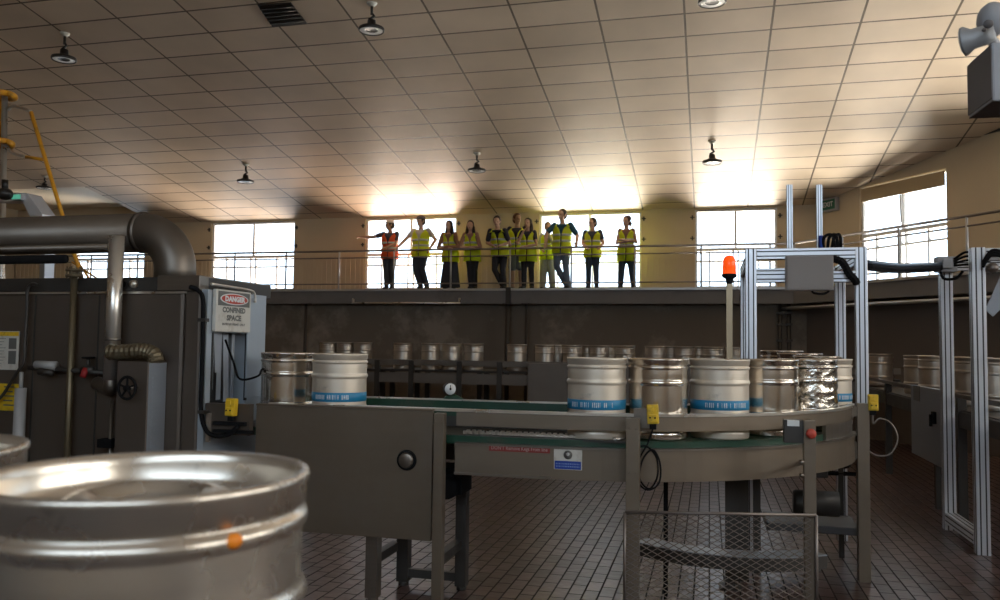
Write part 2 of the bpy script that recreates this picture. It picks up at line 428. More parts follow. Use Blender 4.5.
for a, b, za, zb in rwins:
    rbox(x, a, 0, .25, 0, 7.2); rbox(a, b, 0, .25, 0, za); rbox(a, b, 0, .25, zb, 7.2); x = b
rbox(x, RT+.2, 0, .25, 0, 7.2)
struct(mb, 'wall_right', M['wall'])
n0 = len(allsp)+1
for i, (a, b, za, zb) in enumerate(rwins):
    w = window('window_%d' % (n0+i), lambda s, o, z, a=a: rw(a+s, .12-o, z), b-a, za, zb, None, True)
    if i == 0:
        mb = MB(); mb.hull([rw(a+.05,.0,zb-.32), rw(b-.05,.0,zb-.32), rw(b-.05,.03,zb-.32), rw(a+.05,.03,zb-.32)], [rw(a+.05,.0,zb-.04), rw(b-.05,.0,zb-.04), rw(b-.05,.03,zb-.04), rw(a+.05,.03,zb-.04)])
        mb.build('roller_blind', M['wood'], w)
        mb = MB()
        for q, (qa, qb) in enumerate(((.5,.62),)):
            mb.tube([rw(a+(b-a)*.5,.0,4.9), rw(a+(b-a)*.62,-.25,4.3)], .02)
        mb.build('window_sash_stay', M['winframe'], w)
# far near-side walls (outside the frame, they close the hall)
mb = MB(); hy = [(-3,0),(1,4),(5,8)]
yy = YF
for a, b in hy:
    mb.box((XR, yy, 0), (XR+.25, a, 9.6)); mb.box((XR, a, 0), (XR+.25, b, 2.6)); mb.box((XR, a, 6.2), (XR+.25, b, 9.6)); yy = b
mb.box((XR, yy, 0), (XR+.25, re_.y+.1, 9.6)); struct(mb, 'wall_right_near', M['wall'])
for i, (a, b) in enumerate(hy): window('window_%d' % (n0+3+i), lambda s, o, z, a=a: Vector((XR+.12-o, a+s, z)), b-a, 2.6, 6.2, None, False)
mb = MB().box((XL-.25, YF-.3, 0), (XL, WV+.25, 9.6)); struct(mb, 'wall_left', M['wall'])
mb = MB(); mb.box((XL, YF-.25, 0), (-4, YF, 9.8)); mb.box((-4, YF-.25, 0), (4, YF, 3.2)); mb.box((-4, YF-.25, 6.4), (4, YF, 9.8)); mb.box((4, YF-.25, 0), (XR+.25, YF, 9.8))
struct(mb, 'wall_front', M['wall'])
window('window_%d' % (n0+6), lambda s, o, z: Vector((-4+s, YF-.12+o, z)), 8, 3.2, 6.4, None, False)

# gallery
p_ = [(XL,DV-.06),(rc.x-.03,DV-.06),rr(RT+1.5)[:2],rw(RT)[:2],(cw.x,cw.y),(XL,WV)]
mb = MB().prism([tuple(q[:2]) for q in p_], DZ-.36, DZ)
struct(mb, 'gallery_deck', M['deck'])
# lower edge beam
mb = MB().box((XL, DV-.10, DZ-.05), (rc.x, DV-.06, DZ+.0)); mb.hull([rr(0,-.08,DZ-.05), rr(RT,-.08,DZ-.05), rr(RT,-.03,DZ-.05), rr(0,-.03,DZ-.05)], [rr(0,-.08,DZ), rr(RT,-.08,DZ), rr(RT,-.03,DZ), rr(0,-.03,DZ)])
struct(mb, 'trim_20', M['postm'])
# lower walls under the gallery
xs = onV(822, 345, 18.95).x
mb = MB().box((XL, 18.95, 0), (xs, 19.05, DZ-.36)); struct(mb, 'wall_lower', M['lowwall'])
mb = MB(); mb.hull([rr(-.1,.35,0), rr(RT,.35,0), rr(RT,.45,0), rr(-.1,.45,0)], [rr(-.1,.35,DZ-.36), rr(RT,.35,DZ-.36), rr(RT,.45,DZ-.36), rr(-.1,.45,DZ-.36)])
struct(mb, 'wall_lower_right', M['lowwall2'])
# service pipe under the right gallery edge
mb = MB().tube([rr(-.3,-.12,2.62), rr(9.5,-.12,2.62)], .035); 
single(mb, 'service_pipe', M['postm'], 'thin pale pipe running under the edge of the slanted right gallery', 'pipe')
p0 = onV(352, 303, DV-.12); p1 = onV(460, 303, DV-.12)
single(MB().tube([p0, p1], .022).box((p0.x, p0.y, p0.z), (p0.x+.04, DV-.05, p0.z+.12)).box((p1.x-.04, p1.y, p1.z), (p1.x, DV-.05, p1.z+.12)), 'hanging_strip_light', M['bright'], 'pale thin strip light fixed under the gallery edge below the orange vest', 'light')
# gallery support columns
for px, lab, r in ((526, 'thin dark steel pipe column on the lower wall just right of the central gallery column', .035), (507, 'grey steel column under the gallery near the centre, behind the rear kegs', .055), (305, 'dark steel column under the gallery right of the danger sign', .04)):
    q = onV(px, 345, DV-.18)
    mb = MB().cyl((q.x, q.y, 0), (q.x, q.y, DZ-.36), r, 14).box((q.x-.12, q.y-.12, 0), (q.x+.12, q.y+.12, .02)).box((q.x-.10, q.y-.1, DZ-.38), (q.x+.10, q.y+.12, DZ-.36))
    if px == 507: mb.box((q.x-.06, DV-.14, DZ-.36), (q.x+.06, DV-.06, DZ+.02))
    single(mb, 'support_column', M['darksteel'], lab, 'column', (q.x, q.y, 0))
for dx, px in enumerate((780, 789)):
    q = onV(px, 345, 18.85)
    mb = MB().cyl((q.x, q.y, 0), (q.x, q.y, DZ-.36), .045, 10)
    for zz in (1.9, 2.25, 2.5): mb.box((q.x-.07, q.y-.05, zz), (q.x+.07, 18.95, zz+.05))
    single(mb, 'conduit_pipe', M['darksteel'], ('left' if dx == 0 else 'right')+' of the two dark vertical pipes on the lower wall behind the beacon frame', 'pipe', (q.x, q.y, 0))

# railing
def railing(name, label, f, L0, L1, posts):
    root = thing(name, label, 'railing', f(L0, DZ))
    m1 = MB().tube([f(L0, RZ), f(L1, RZ)], .026); m1.build('top_rail', M['rail'], root)
    MB().tube([f(L0, RZ-.17), f(L1, RZ-.17)], .017).build('middle_rail', M['rail'], root)
    MB().tube([f(L0, DZ+.13), f(L1, DZ+.13)], .016).build('bottom_rail', M['rail'], root)
    for s in posts:
        m = MB(); p = f(s, DZ); m.cyl((p.x, p.y, DZ), (p.x, p.y, RZ), .022, 8); m.box((p.x-.05, p.y-.05, DZ), (p.x+.05, p.y+.05, DZ+.012))
        m.build('rail_post', M['postm'], root)
    return root
px0 = onV(509, 345, DV).x
posts = [px0+1.46*i for i in range(-10, 6) if px0+1.46*i < rc.x-.3] + [rc.x]
railing('gallery_railing', 'long dark steel railing in front of the visitors on the rear gallery', lambda s, z: Vector((s, DV, z)), XL+.2, rc.x, posts)
tp = []
def tof(px):
    r = ray(px, 345); det = r.x*(-rdir.y) + r.y*rdir.x; s = (rc.x*(-rdir.y)+rc.y*rdir.x)/det
    return (Vector((r.x*s, r.y*s, 0))-rc).dot(rdir)
a1, a2 = tof(843), tof(900.0); d_ = a2-a1
railing('slanted_gallery_railing', 'steel railing of the slanted right gallery in front of the blinded window', lambda s, z: rr(s, 0, z), .0, RT-.5, [a1, a2, tof(969), tof(969)+d_*.9, tof(969)+1.9*d_])
# mesh skirt lines of the slanted railing

# exit sign on the right wall
ts = wt(833); c = rw(ts, -.06, zat(833, 205, ts)); xd = rdir; yd = Vector((0,0,1))
t = thing('exit_sign', 'small green and white EXIT sign high on the slanted right wall', 'sign', c-Vector((0,0,.16)))
mb = MB(); mb.hull([c-rdir*.24-rn*.04-yd*.15, c+rdir*.24-rn*.04-yd*.15, c+rdir*.24+rn*.06-yd*.15, c-rdir*.24+rn*.06-yd*.15],[c-rdir*.24-rn*.04+yd*.15, c+rdir*.24-rn*.04+yd*.15, c+rdir*.24+rn*.06+yd*.15, c-rdir*.24+rn*.06+yd*.15]); mb.build('housing', M['plast'], t, .01)
f = plate(c-rn*.045, rdir, yd, .40, .22, .006).build('sign_face', M['signgreen'], t)
text_mb('EXIT', .15, c-rn*.05, rdir, yd, .002, .004).build('lettering', M['white'], f)

# dark wall vent high on the right wall near the picture edge
ts = wt(990); zz = zat(990, 130, ts); c = rw(ts, -.03, zz)
mb = MB()
mb.hull([c-rdir*.35-rn*.0+Vector((0,0,-.08)), c+rdir*.9+Vector((0,0,-.08)), c+rdir*.9+rn*.03+Vector((0,0,-.08)), c-rdir*.35+rn*.03+Vector((0,0,-.08))],
        [c-rdir*.35+Vector((0,0,.06)), c+rdir*.9+Vector((0,0,.06)), c+rdir*.9+rn*.03+Vector((0,0,.06)), c-rdir*.35+rn*.03+Vector((0,0,.06))])
for i in range(5):
    e = c-rn*.01+rdir*(-.3+i*.28); mb.hull([e+Vector((0,0,-.07)), e+rdir*.03+Vector((0,0,-.07)), e+rdir*.03+rn*.01+Vector((0,0,-.07)), e+rn*.01+Vector((0,0,-.07))], [e+Vector((0,0,.05)), e+rdir*.03+Vector((0,0,.05)), e+rdir*.03+rn*.01+Vector((0,0,.05)), e+rn*.01+Vector((0,0,.05))])
single(mb, 'wall_vent', M['darkbeam'], 'dark slot vent at the top of the right wall beside the ceiling', 'vent')

# ceiling vent (a dark half tile)
qs = [onC(257.5,4), onC(291,2), onC(307,22.5), onC(272.5,26)]
mb = MB(); dn = Vector((0,0,-.02))
mb.hull([p+dn for p in qs], [p+Vector((0,0,-.004)) for p in qs]); 
for i in range(1,6):
    a = qs[0].lerp(qs[3], i/6)+dn; b = qs[1].lerp(qs[2], i/6)+dn; mb.tube([a, b], .012, 6)
single(mb, 'ceiling_vent', M['lampblack'], 'dark square louvred vent set in the tiled ceiling near the top edge', 'vent')

# high bay lamps
lamps = [((65,33),60,'round black ceiling lamp at the upper left, above the yellow handrail'), ((372,3),31,'round ceiling lamp with bright face right of the dark ceiling vent'), ((246,164),182,'small dark ceiling lamp above the leftmost full window'), ((477,153),171,'small dark ceiling lamp above the visitors left of centre'), ((712,141),163,'small dark ceiling lamp above the orange beacon frame'), ((712,-20),3,'round ceiling lamp cut by the top edge right of centre'), ((45,176),188,'small dark ceiling lamp behind the yellow handrail')]
def make_lamp():
    t = thing('high_bay_lamp', '', 'ceiling lamp', (0,0,0), 'high bay lamps on the ceiling')
    MB().lathe([(.0,.0),(.07,.0),(.06,-.02),(.03,-.05),(.02,-.05)], 12).build('ceiling_mount', M['signwhite'], t)
    MB().cyl((0,0,-.04), (0,0,-.16), .018, 8).tube([(0,0,-.14),(.035,0,-.18),(-.03,0,-.22),(0,0,-.26)], .02, 8).build('hook', M['lampblack'], t)
    MB().lathe([(.02,-.22),(.05,-.235),(.055,-.30),(.10,-.32),(.16,-.34),(.165,-.37),(.155,-.385),(.14,-.37)], 24).build('housing', M['lampblack'], t)
    MB().lathe([(.0,-.366),(.08,-.37),(.142,-.374),(.142,-.366),(0.001,-.35)], 24).build('diffuser', M['lampface'], t)
    return t
L0 = make_lamp()
for i, ((px, py), y2, lab) in enumerate(lamps):
    o = L0 if i == 0 else copy_tree(L0)
    p = onC(px, py); o.location = p; o['label'] = lab
    d = (p-O).dot(c2w((0,0,1))); want = (y2-py)/F*d; s = max(.8, min(1.4, want/.37)); o.scale = (1.15, 1.15, s)
#==PART2==
# ------------------------------------------------------------------ kegs
KH = .527
def keg_profile():
    P = [(.0,.03),(.12,.022),(.165,.012),(.172,0),(.180,-.0),(.188,.004),(.192,.012),(.193,.04),(.190,.055),(.185,.060),(.190,.068),(.190,.125),(.196,.133),(.201,.146),(.196,.159),(.1915,.166),(.192,.26),(.1915,.352),
            (.196,.359),(.201,.371),(.196,.383),(.1915,.390),(.192,.43),(.1915,.456),(.197,.462),(.199,.469),(.197,.476),(.189,.480),(.189,.484),(.1955,.488),(.196,.512),(.1985,.515),(.2,.521),(.1975,.527),(.191,.527),(.187,.521),(.185,.51),(.184,.492),(.176,.478),(.16,.474),(.13,.484),(.105,.493),(.09,.501),(.078,.503),(.068,.500),(.058,.488),(.05,.484),(.04,.484)]
    Q = [P[0]]
    for a, b in zip(P, P[1:]):
        L = math.hypot(b[0]-a[0], b[1]-a[1])
        if L > .025:
            for q in (.0025/L, 1-.0025/L): Q.append((a[0]+(b[0]-a[0])*q, a[1]+(b[1]-a[1])*q))
        Q.append(b)
    return Q

def keg_parts(t, m, stripe=False, seg=40, valve=True, cap=None):
    MB().lathe(keg_profile(), seg).build('barrel', m, t, off=(0,0,0))
    if valve:
        v = MB().lathe([(.036,.480),(.036,.492),(.030,.494),(.028,.489),(.020,.488),(.014,.492),(.0,.492)], 20).build('valve', M['bright'], t, off=(0,0,0))
    if stripe is not False:
        a0 = stripe; b = MB().lathe([(.1918,.193),(.1935,.194),(.1935,.256),(.1918,.257)], seg)
        b = b.build('label_band', M['blue'], t, off=(0,0,0))
        # small pale unreadable lettering strokes round the band facing the viewer
        rnd = random.Random(int(stripe*100)); mb = MB(); a = a0-.75
        while a < a0+.75:
            wv = rnd.uniform(.012,.03)
            if rnd.random() < .82:
                h0 = .210; h1 = .241
                pts = [(.1942*math.cos(q), .1942*math.sin(q)) for q in (a, a+wv)]
                kind = rnd.randrange(4)
                def st(q0_, q1_, za, zb):
                    P = [(.1946*math.cos(q0_), .1946*math.sin(q0_)), (.1946*math.cos(q1_), .1946*math.sin(q1_))]; I = [(.1930*math.cos(q0_), .1930*math.sin(q0_)), (.1930*math.cos(q1_), .1930*math.sin(q1_))]
                    mb.hull([(*P[0],za),(*P[1],za),(*I[1],za),(*I[0],za)], [(*P[0],zb),(*P[1],zb),(*I[1],zb),(*I[0],zb)])
                st(a, a+.012, h0, h1)
                if kind != 0: st(a+wv, a+wv+.012, h0, h1)
                if kind == 1: st(a+.012, a+wv, h1-.007, h1)
                if kind == 2: st(a+.012, a+wv, .222, .228)
                if kind == 3: st(a+.012, a+wv, h0, h0+.007)
                a += wv+.045
            else: a += .08
        mb.build('lettering', M['white'], b, off=(0,0,0))
    return t
C0 = Vector((-.98, 7.33))
def ringhit(px, R_):
    r = ray(px, 345); r = Vector((r.x, r.y)); a = r.dot(r); b = -2*r.dot(C0); c = C0.dot(C0)-R_*R_; d = b*b-4*a*c
    t_ = (-b-math.sqrt(max(d, 0)))/(2*a); return Vector((r.x*t_, r.y*t_, H))
ang = -PI/2-.05
BZ = 1.147
def put_keg(x, y, z, m, stripe, label, group=None, cap=False, rot=0):
    t = thing('beer_keg', label, 'keg', (x, y, z), group); t.rotation_euler.z = rot
    keg_parts(t, m, stripe)
    return t
KG = 'kegs on the main conveyor'
kx = onV(288.5, 345, 5.58).x
put_keg(kx, 5.58, BZ, M['keg_shiny'], False, 'dull steel keg just leaving the washing machine, left of the blue striped keg', KG)
put_keg(onV(340.5,345,5.44).x, 5.44, BZ, M['keg_dull'], ang+.25, 'pale keg with a blue stripe standing alone beside the steel keg at the machine outlet', KG)
k3 = put_keg(onV(597,345,5.465).x, 5.465, BZ, M['keg_dull'], ang-.02, 'pale keg with blue stripe, first of the right hand group, left of a shiny keg', KG)
A2 = ringhit(658, 1.875); put_keg(A2.x, A2.y, BZ, M['keg_shiny'], False, 'shiny keg behind the yellow sensor, between two blue striped kegs', KG)
A3 = ringhit(719.5, 1.875); put_keg(A3.x, A3.y, BZ, M['keg_dull'], ang+.3, 'pale keg with a blue stripe directly in front of the beacon pole', KG)
def xy(X, Y): return (X*.9690-Y*.2470, X*.2470+Y*.9690)
B_ = ringhit(769, 1.87); C_ = ringhit(809.5, 1.865); D_ = ringhit(825.8, 1.85); E_ = Vector((.90, 7.51, 0))
F_ = Vector((.80, 7.93, 0)); G_ = Vector((.68, 8.34, 0)); H_ = dep(757,345,8.2)
put_keg(B_.x, B_.y, BZ, M['keg_shiny'], False, 'shiny bare keg between the beacon pole and the foil wrapped keg', KG)
# foil wrapped keg
t = thing('beer_keg', 'keg wrapped in crumpled silver foil at the bend of the conveyor', 'keg', (C_.x, C_.y, BZ), KG)
mb = MB(); seg = 72; prof = []
pr = [(r+.002, z) for r, z in keg_profile() if r > .185 and z > .05 and z < .52]
pr2 = []
for (r0, z0), (r1, z1) in zip(pr, pr[1:]):
    n = max(1, int((z1-z0)/.012)); pr2 += [(r0+(r1-r0)*i/n, z0+(z1-z0)*i/n) for i in range(n)]
pr2.append(pr[-1]); mb.lathe(pr2, seg)
rf = random.Random(3)
from mathutils import noise
for p in mb.v:
    q = noise.noise(Vector((p.x*22, p.y*22, p.z*26)))*.007 + noise.noise(Vector((p.x*60, p.y*60, p.z*60)))*.003
    r = math.hypot(p.x, p.y); p.x *= (r+q)/r; p.y *= (r+q)/r
MB().lathe(keg_profile(), 40).build('barrel', M['keg_shiny'], t, off=(0,0,0)); mb.build('foil_wrap', M['foil'], t, off=(0,0,0))
put_keg(D_.x, D_.y, BZ, M['keg_dull'], ang+.75, 'pale blue striped keg half hidden behind the foil wrapped keg', KG)
put_keg(E_.x, E_.y, BZ+.016, M['keg_shiny'], False, 'nearest of the kegs returning behind the foil wrapped keg, only its rim showing', KG)
put_keg(F_.x, F_.y, BZ+.035, M['keg_shiny'], False, 'second of the kegs returning behind the bend, only its rim showing', KG)
put_keg(G_.x, G_.y, BZ+.057, M['keg_shiny'], False, 'farthest of the kegs returning behind the bend, beside the left frame post', KG)

# foreground stacks
fg = dep(149, 478, 1.045); fz = H - .166
for (px, d, zt_, labs) in ((149, 1.045, fz, ['large close keg with an orange cap in the left foreground, top of its stack', 'middle keg under the large close foreground keg', 'bottom keg on the floor under the large foreground keg']),
                        (-122, 1.245, fz, ['keg cut off by the left edge behind the large close keg, top of its stack', 'middle keg of the stack at the left picture edge', 'bottom keg of the stack at the left picture edge'])):
    p = dep(px, 478, d)
    for i in range(3):
        t = thing('beer_keg', labs[i], 'keg', (p.x, p.y, zt_-KH*(i+1)), 'stacked kegs in the foreground')
        MB().lathe(keg_profile(), 96).build('barrel', M['keg_near'], t, off=(0,0,0))
        MB().lathe([(.036,.480),(.036,.492),(.030,.494),(.028,.489),(.020,.488),(.014,.492),(.0,.492)], 32).build('valve', M['bright'], t, off=(0,0,0))
        if i == 0 and px > 0:
            r_ = ray(233, 541); a = Vector((p.x, p.y)); 
            # direction on the barrel towards pixel 233
            hx = Vector((r_.x, r_.y)); lo, hi = .6, 1.1; hit = None; s = .5
            while s < 1.6:
                q = Vector((r_.x*s, r_.y*s))
                if (q-a).length < .1945: hit = q; break
                s += .001
            dr = (hit-a).normalized(); zc_ = H + r_.z*s
            c = Vector((p.x+dr.x*.1945, p.y+dr.y*.1945, zc_)); ydn = Vector((dr.x, dr.y, 0)); xd = Vector((0,0,1)).cross(ydn)
            m = MB().ell((0,0,0), (.0115,.008,.009), 14, 8)
            ca = math.atan2(ydn.y, ydn.x)+PI/2
            rt = Matrix.Rotation(ca, 3, 'Z'); m.v = [c+rt@v for v in m.v]
            m.build('orange_cap', M['orange'], t)

# ------------------------------------------------------------------ main conveyor
VF, VB = 5.20, 5.81; C0 = Vector((-.98, 7.33)); RO = C0.y-VF; RI = C0.y-VB
RT_ = 1.325
def arc(r, a0=-90, a1=0, n=20): return [(C0.x+r*math.cos(math.radians(a0+(a1-a0)*i/n)), C0.y+r*math.sin(math.radians(a0+(a1-a0)*i/n))) for i in range(n+1)]
def track(r, x0=-3.38, yend=8.6, n=28):
    if yend <= C0.y: return [(x0, C0.y-r)] + arc(r, -90, math.degrees(math.asin((yend-C0.y)/r)), n)
    L = (yend-C0.y)/.96
    return [(x0, C0.y-r)] + arc(r, -90, 0, n) + [(C0.x+r-.28*L, C0.y+.96*L)]
def sheet(mb, path, z0, z1, th, rise=None):
    """vertical strip following a plan path, thickness th to the left side"""
    pts = [Vector((p[0], p[1])) for p in path]; n = len(pts); L = []
    for i, p in enumerate(pts):
        t = (pts[min(i+1,n-1)]-pts[max(i-1,0)]).normalized(); nn = Vector((-t.y, t.x)); L.append(p+nn*th)
    vs = []
    for i in range(n):
        dz = rise(pts[i]) if rise else 0
        vs += [(pts[i].x,pts[i].y,z0+dz),(L[i].x,L[i].y,z0+dz),(L[i].x,L[i].y,z1+dz),(pts[i].x,pts[i].y,z1+dz)]
    fs = [(0,3,2,1), tuple((n-1)*4+k for k in range(4))]
    for i in range(n-1):
        a = i*4; b = a+4
        for k in range(4): l = (k+1) % 4; fs.append((a+k, a+l, b+l, b+k) if False else (a+k, b+k, b+l, a+l))
    fs = [tuple(reversed(f)) for f in fs]
    mb.add(vs, fs); return mb
def rise(p): return 0 if p.y < 7.2 else .05*(p.y-7.2)
cv = thing('keg_conveyor', 'long stainless keg conveyor with a side cover, green belt and curved right end', 'conveyor', (-1.0, 5.45, 0))
# belt
mb = MB(); po = track(RO-.05); pi = track(RI+.03)
vs = []; 
for a, b in zip(po, pi):
    dz = rise(Vector(a)); vs += [(a[0],a[1],BZ-.055+dz),(b[0],b[1],BZ-.055+dz),(b[0],b[1],BZ+dz),(a[0],a[1],BZ+dz)]
n = len(po); fs = [(0,1,2,3), tuple((n-1)*4+k for k in (3,2,1,0))]
for i in range(n-1):
    a = i*4; b = a+4
    for k in range(4): l = (k+1) % 4; fs.append((a+k, b+k, b+l, a+l))
mb.add(vs, fs).build('belt', M['green'], cv)
# lower beam front + back, upper guard rail, far guide
sheet(MB(), track(RO, -1.62, 7.0), .90, 1.095, .04).build('lower_beam', M['panel'], cv)
sheet(MB(), track(RO+.012, -1.62, 7.0), 1.095, 1.108, .05).box((-1.62, VF-.015, .90), (C0.x, VF, .915)).build('beam_lip', M['steel'], cv)
sheet(MB(), track(RO-.02, -1.62, 7.0), 1.215, RT_-.02, .02).build('upper_guard', M['panel'], cv)
sheet(MB(), track(RO-.012, -3.0, 7.0), RT_-.018, RT_, .045).build('guard_lip', M['bright'], cv)
sheet(MB(), track(RI, -3.38, 7.3), 1.225, RT_+.01, .02, rise).build('far_guide', M['green'], cv)
sheet(MB(), track(RI-.005, -3.38, 7.3), BZ, 1.225, .02, rise).build('inner_wall', M['darksteel'], cv)
MB().box((-3.38, VF+.06, BZ-.01), (-.50, VB-.04, BZ+.003)).build('roller_bed', M['darksteel'], cv)
sheet(MB(), track(RI-.02, -3.38, 7.3), RT_+.008, RT_+.02, .03, rise).build('far_guide_lip', M['bright'], cv)
sheet(MB(), track(RI-.03, -3.38, 7.3), .90, 1.07, .03, rise).build('rear_beam', M['steel'], cv)
sheet(MB(), track(RO-.03)[-12:], .92, 1.30, .03, rise).build('return_side_beam', M['steel'], cv)
# chain and rollers in the gap
mb = MB()
xa, xb = -1.6, -.55
for zz, yy in ((BZ+.012, VF+.12), (BZ+.012, VF+.2)):
    mb.tube([(xa, yy, zz), (xb, yy, zz)], .008, 6)
    for i in range(int((xb-xa)/.04)): mb.box((xa+i*.04, yy-.012, zz-.006), (xa+i*.04+.022, yy+.012, zz+.014))
mb.build('chain', M['bright'], cv)
# side cover
xa = onV(258, 345, VF-.03).x; xb = onV(434, 345, VF-.03).x
cvr = MB().box((xa, VF-.03, .46), (xb, VF+.0, RT_-.02)).box((xa, VF-.035, RT_-.02), (xb, VF+.01, RT_-.005)).build('side_cover', M['panel'], cv, .004)
kc = onV(407, 460, VF-.03)
MB().lathe([(.0,-.032),(.044,-.032),(.050,-.028),(.052,-.02)], 24, kc, 'y').build('cover_knob', M['steel'], cvr)
MB().lathe([(.052,-.02),(.064,-.022),(.068,-.01),(.068,.0)], 24, kc, 'y').build('knob_collar', M['black'], cvr)
# posts
def post(px, y, w, z0=0, z1=1.30, m='panel', d=None):
    x = onV(px, 345, y).x; d = d or w
    mb = MB().box((x-w/2, y-d/2, z0+.03), (x+w/2, y+d/2, z1)).cyl((x, y, z0), (x, y, z0+.03), w*.45, 12)
    for zz in (1.25, .98, .6):
        if zz < z1: 
            for s in (-.25,.25): mb.cyl((x+s*w, y-d/2-.006, zz), (x+s*w, y-d/2, zz), .007, 8)
    return mb.build('leg', M[m], cv, .003)
post(441.5, VF-.05, .066, m='panel'); post(633.5, VF-.05, .082, z1=1.31)
post(378, VF+.10, .085, z1=.6, m='steel'); post(408, 5.72, .085, z1=.9, m='darksteel'); post(465, 5.72, .08, z1=1.05, m='darksteel')
post(666, VB+.1, .03, m='black', z1=1.0); post(733, 6.9, .03, m='black', z1=1.0)
MB().box((onV(378,345,VF+.1).x-.03, VF+.1, .25), (onV(378,345,VF+.1).x+.03, 5.72, .31)).box((onV(440,345,VF).x-.03, VF, .30), (onV(440,345,VF).x+.03, 5.72, .36)).box((onV(408,345,5.72).x, 5.70, .06), (onV(465,345,5.72).x, 5.74, .12)).build('stand_brace', M['darksteel'], cv)
# motor under the left stand
x = onV(452, 345, 5.5).x
MB().box((x-.12, 5.45, .72), (x+.1, 5.7, .9)).lathe([(.0,-.05),(.08,-.05),(.09,.0),(.09,.22),(.0,.22)], 20, (x, 5.4, .78), 'y').build('drive_motor', M['black'], cv)
# post at the bend with the red button, and the far right post
pb = dep(808.5, 345, 5.08); pk = ringhit(808.5, RO)
for zz in (1.0, 1.26): MB().tube([(pb.x, pb.y, zz), (pk.x, pk.y+.02, zz)], .014, 8).build('post_arm', M['darksteel'], cv); pr_ = dep(861.5, 345, 6.30)
for (p, w, zt_) in ((pb, .07, 1.31), (pr_, .085, 1.34)):
    mb = MB().box((p.x-w/2, p.y-w/2, .0), (p.x+w/2, p.y+w/2, zt_)); mb.build('leg', M['panel'], cv, .003)
bb = MB().box((pb.x-.15, pb.y-.02, 1.17), (pb.x-.03, pb.y+.06, 1.31)).build('button_box', M['darksteel'], cv, .004)
MB().box((pb.x-.13, pb.y-.035, 1.275), (pb.x-.06, pb.y-.02, 1.31)).build('button_label', M['white'], bb)
MB().lathe([(.0,-.055),(.02,-.055),(.03,-.045),(.03,-.03),(.014,-.028),(.014,.0)], 16, (pb.x+.005, pb.y-.02, 1.235), 'y').build('red_button', M['red'], cv)
for zz in (.98, 1.06): MB().cyl((pb.x-.05, pb.y-.06, zz), (pb.x-.05, pb.y-.03, zz), .014, 10).build('clamp_knob', M['steel'], cv)
# brackets between posts and beam
MB().box((pr_.x-.16, pr_.y-.03, 1.24), (pr_.x, pr_.y+.03, 1.32)).box((pr_.x-.16, pr_.y-.02, .92), (pr_.x, pr_.y+.02, 1.05)).build('post_bracket', M['panel'], cv)
# signs
def onplate(pxa, pya, pxb, pyb, y):
    a = onV(pxa, pya, y); b = onV(pxb, pyb, y); return (a+b)/2, abs(b.x-a.x), abs(a.z-b.z)
yp = VF-.004
a = onV(489, 448.5, yp); w = onV(551, 345, yp).x-a.x
c = Vector((a.x+w/2, yp, onV(520, 448.8, yp).z))
rs = plate(c, (1,0,0), (0,0,1), w, .042, .003).build('warning_strip', M['redstrip'], cv)
text_mb("DON'T Remove Kegs From line", .034, c-Vector((0,.0015,0)), (1,0,0), (0,0,1), .0015, .0004, w*.92).build('lettering', mat('strip_text', (.45,.30,.28)), rs)
a = onV(554, 449, yp); b = onV(582, 470.5, yp); c = (a+b)/2; w = b.x-a.x; h = a.z-b.z
sg = plate(c, (1,0,0), (0,0,1), w, h, .003).build('safety_sign', M['signwhite'], cv)
plate(c+Vector((0,-.0025,-h*.27)), (1,0,0), (0,0,1), w*.93, h*.40, .002).build('blue_panel', M['signblue'], sg)
cc = c+Vector((0,-.0025,h*.24))
MB().lathe([(.0,-.001),(h*.22,-.001),(h*.22,.001),(.0,.001)], 28, cc, 'y').build('symbol_disc', M['signdark'], sg)
mb = MB(); mb.lathe([(.0,-.001),(h*.085,-.001),(h*.085,.001),(.0,.001)], 18, cc+Vector((0,-.002,h*.03)), 'y').box((cc.x-h*.1, cc.y-.003, cc.z+h*.05), (cc.x+h*.1, cc.y-.001, cc.z+h*.075)); mb.build('symbol_head', M['white'], sg)
for dz in (.20, .33):
    mb = MB(); rnd = random.Random(4); xx = c.x-w*.42
    while xx < c.x+w*.4:
        l = rnd.uniform(.004,.012); mb.box((xx, c.y-.0045, c.z-h*dz-.005), (xx+l, c.y-.0035, c.z-h*dz+.003)); xx += l+.004
    mb.build('small_print', mat('print_blue', (.2,.3,.6)), sg)
# yellow safety sensors with cables
def sensor(parent, p, tilt=0):
    mb = MB(); R_ = Matrix.Rotation(tilt, 3, 'Y')
    mb.box((-.035,-.03,-.06), (.035,.02,.06)); mb.box((-.022,-.045,-.05), (.028,-.03,-.0)); mb.box((-.03,-.04,.015), (.01,-.03,.05))
    mb.v = [p+R_@v for v in mb.v]; o = mb.build('sensor_box', M['yellow'], parent, .004)
    m2 = MB(); 
    for s in (-1,1): m2.cyl(p+Vector((s*.015,-.048,-.02)), p+Vector((s*.015,-.03,-.02)), .006, 8)
    m2.build('sensor_screw', M['black'], o)
    MB().box((p.x-.02, p.y-.02, p.z-.095), (p.x+.02, p.y+.015, p.z-.055)).build('cable_gland', M['black'], o)
s1 = onV(653, 414, VF+.05); sensor(cv, s1, -.05)
MB().box((s1.x-.12, VF+.06, s1.z-.09), (s1.x+.02, VF+.09, s1.z+.03)).build('sensor_bracket', M['steel'], cv)
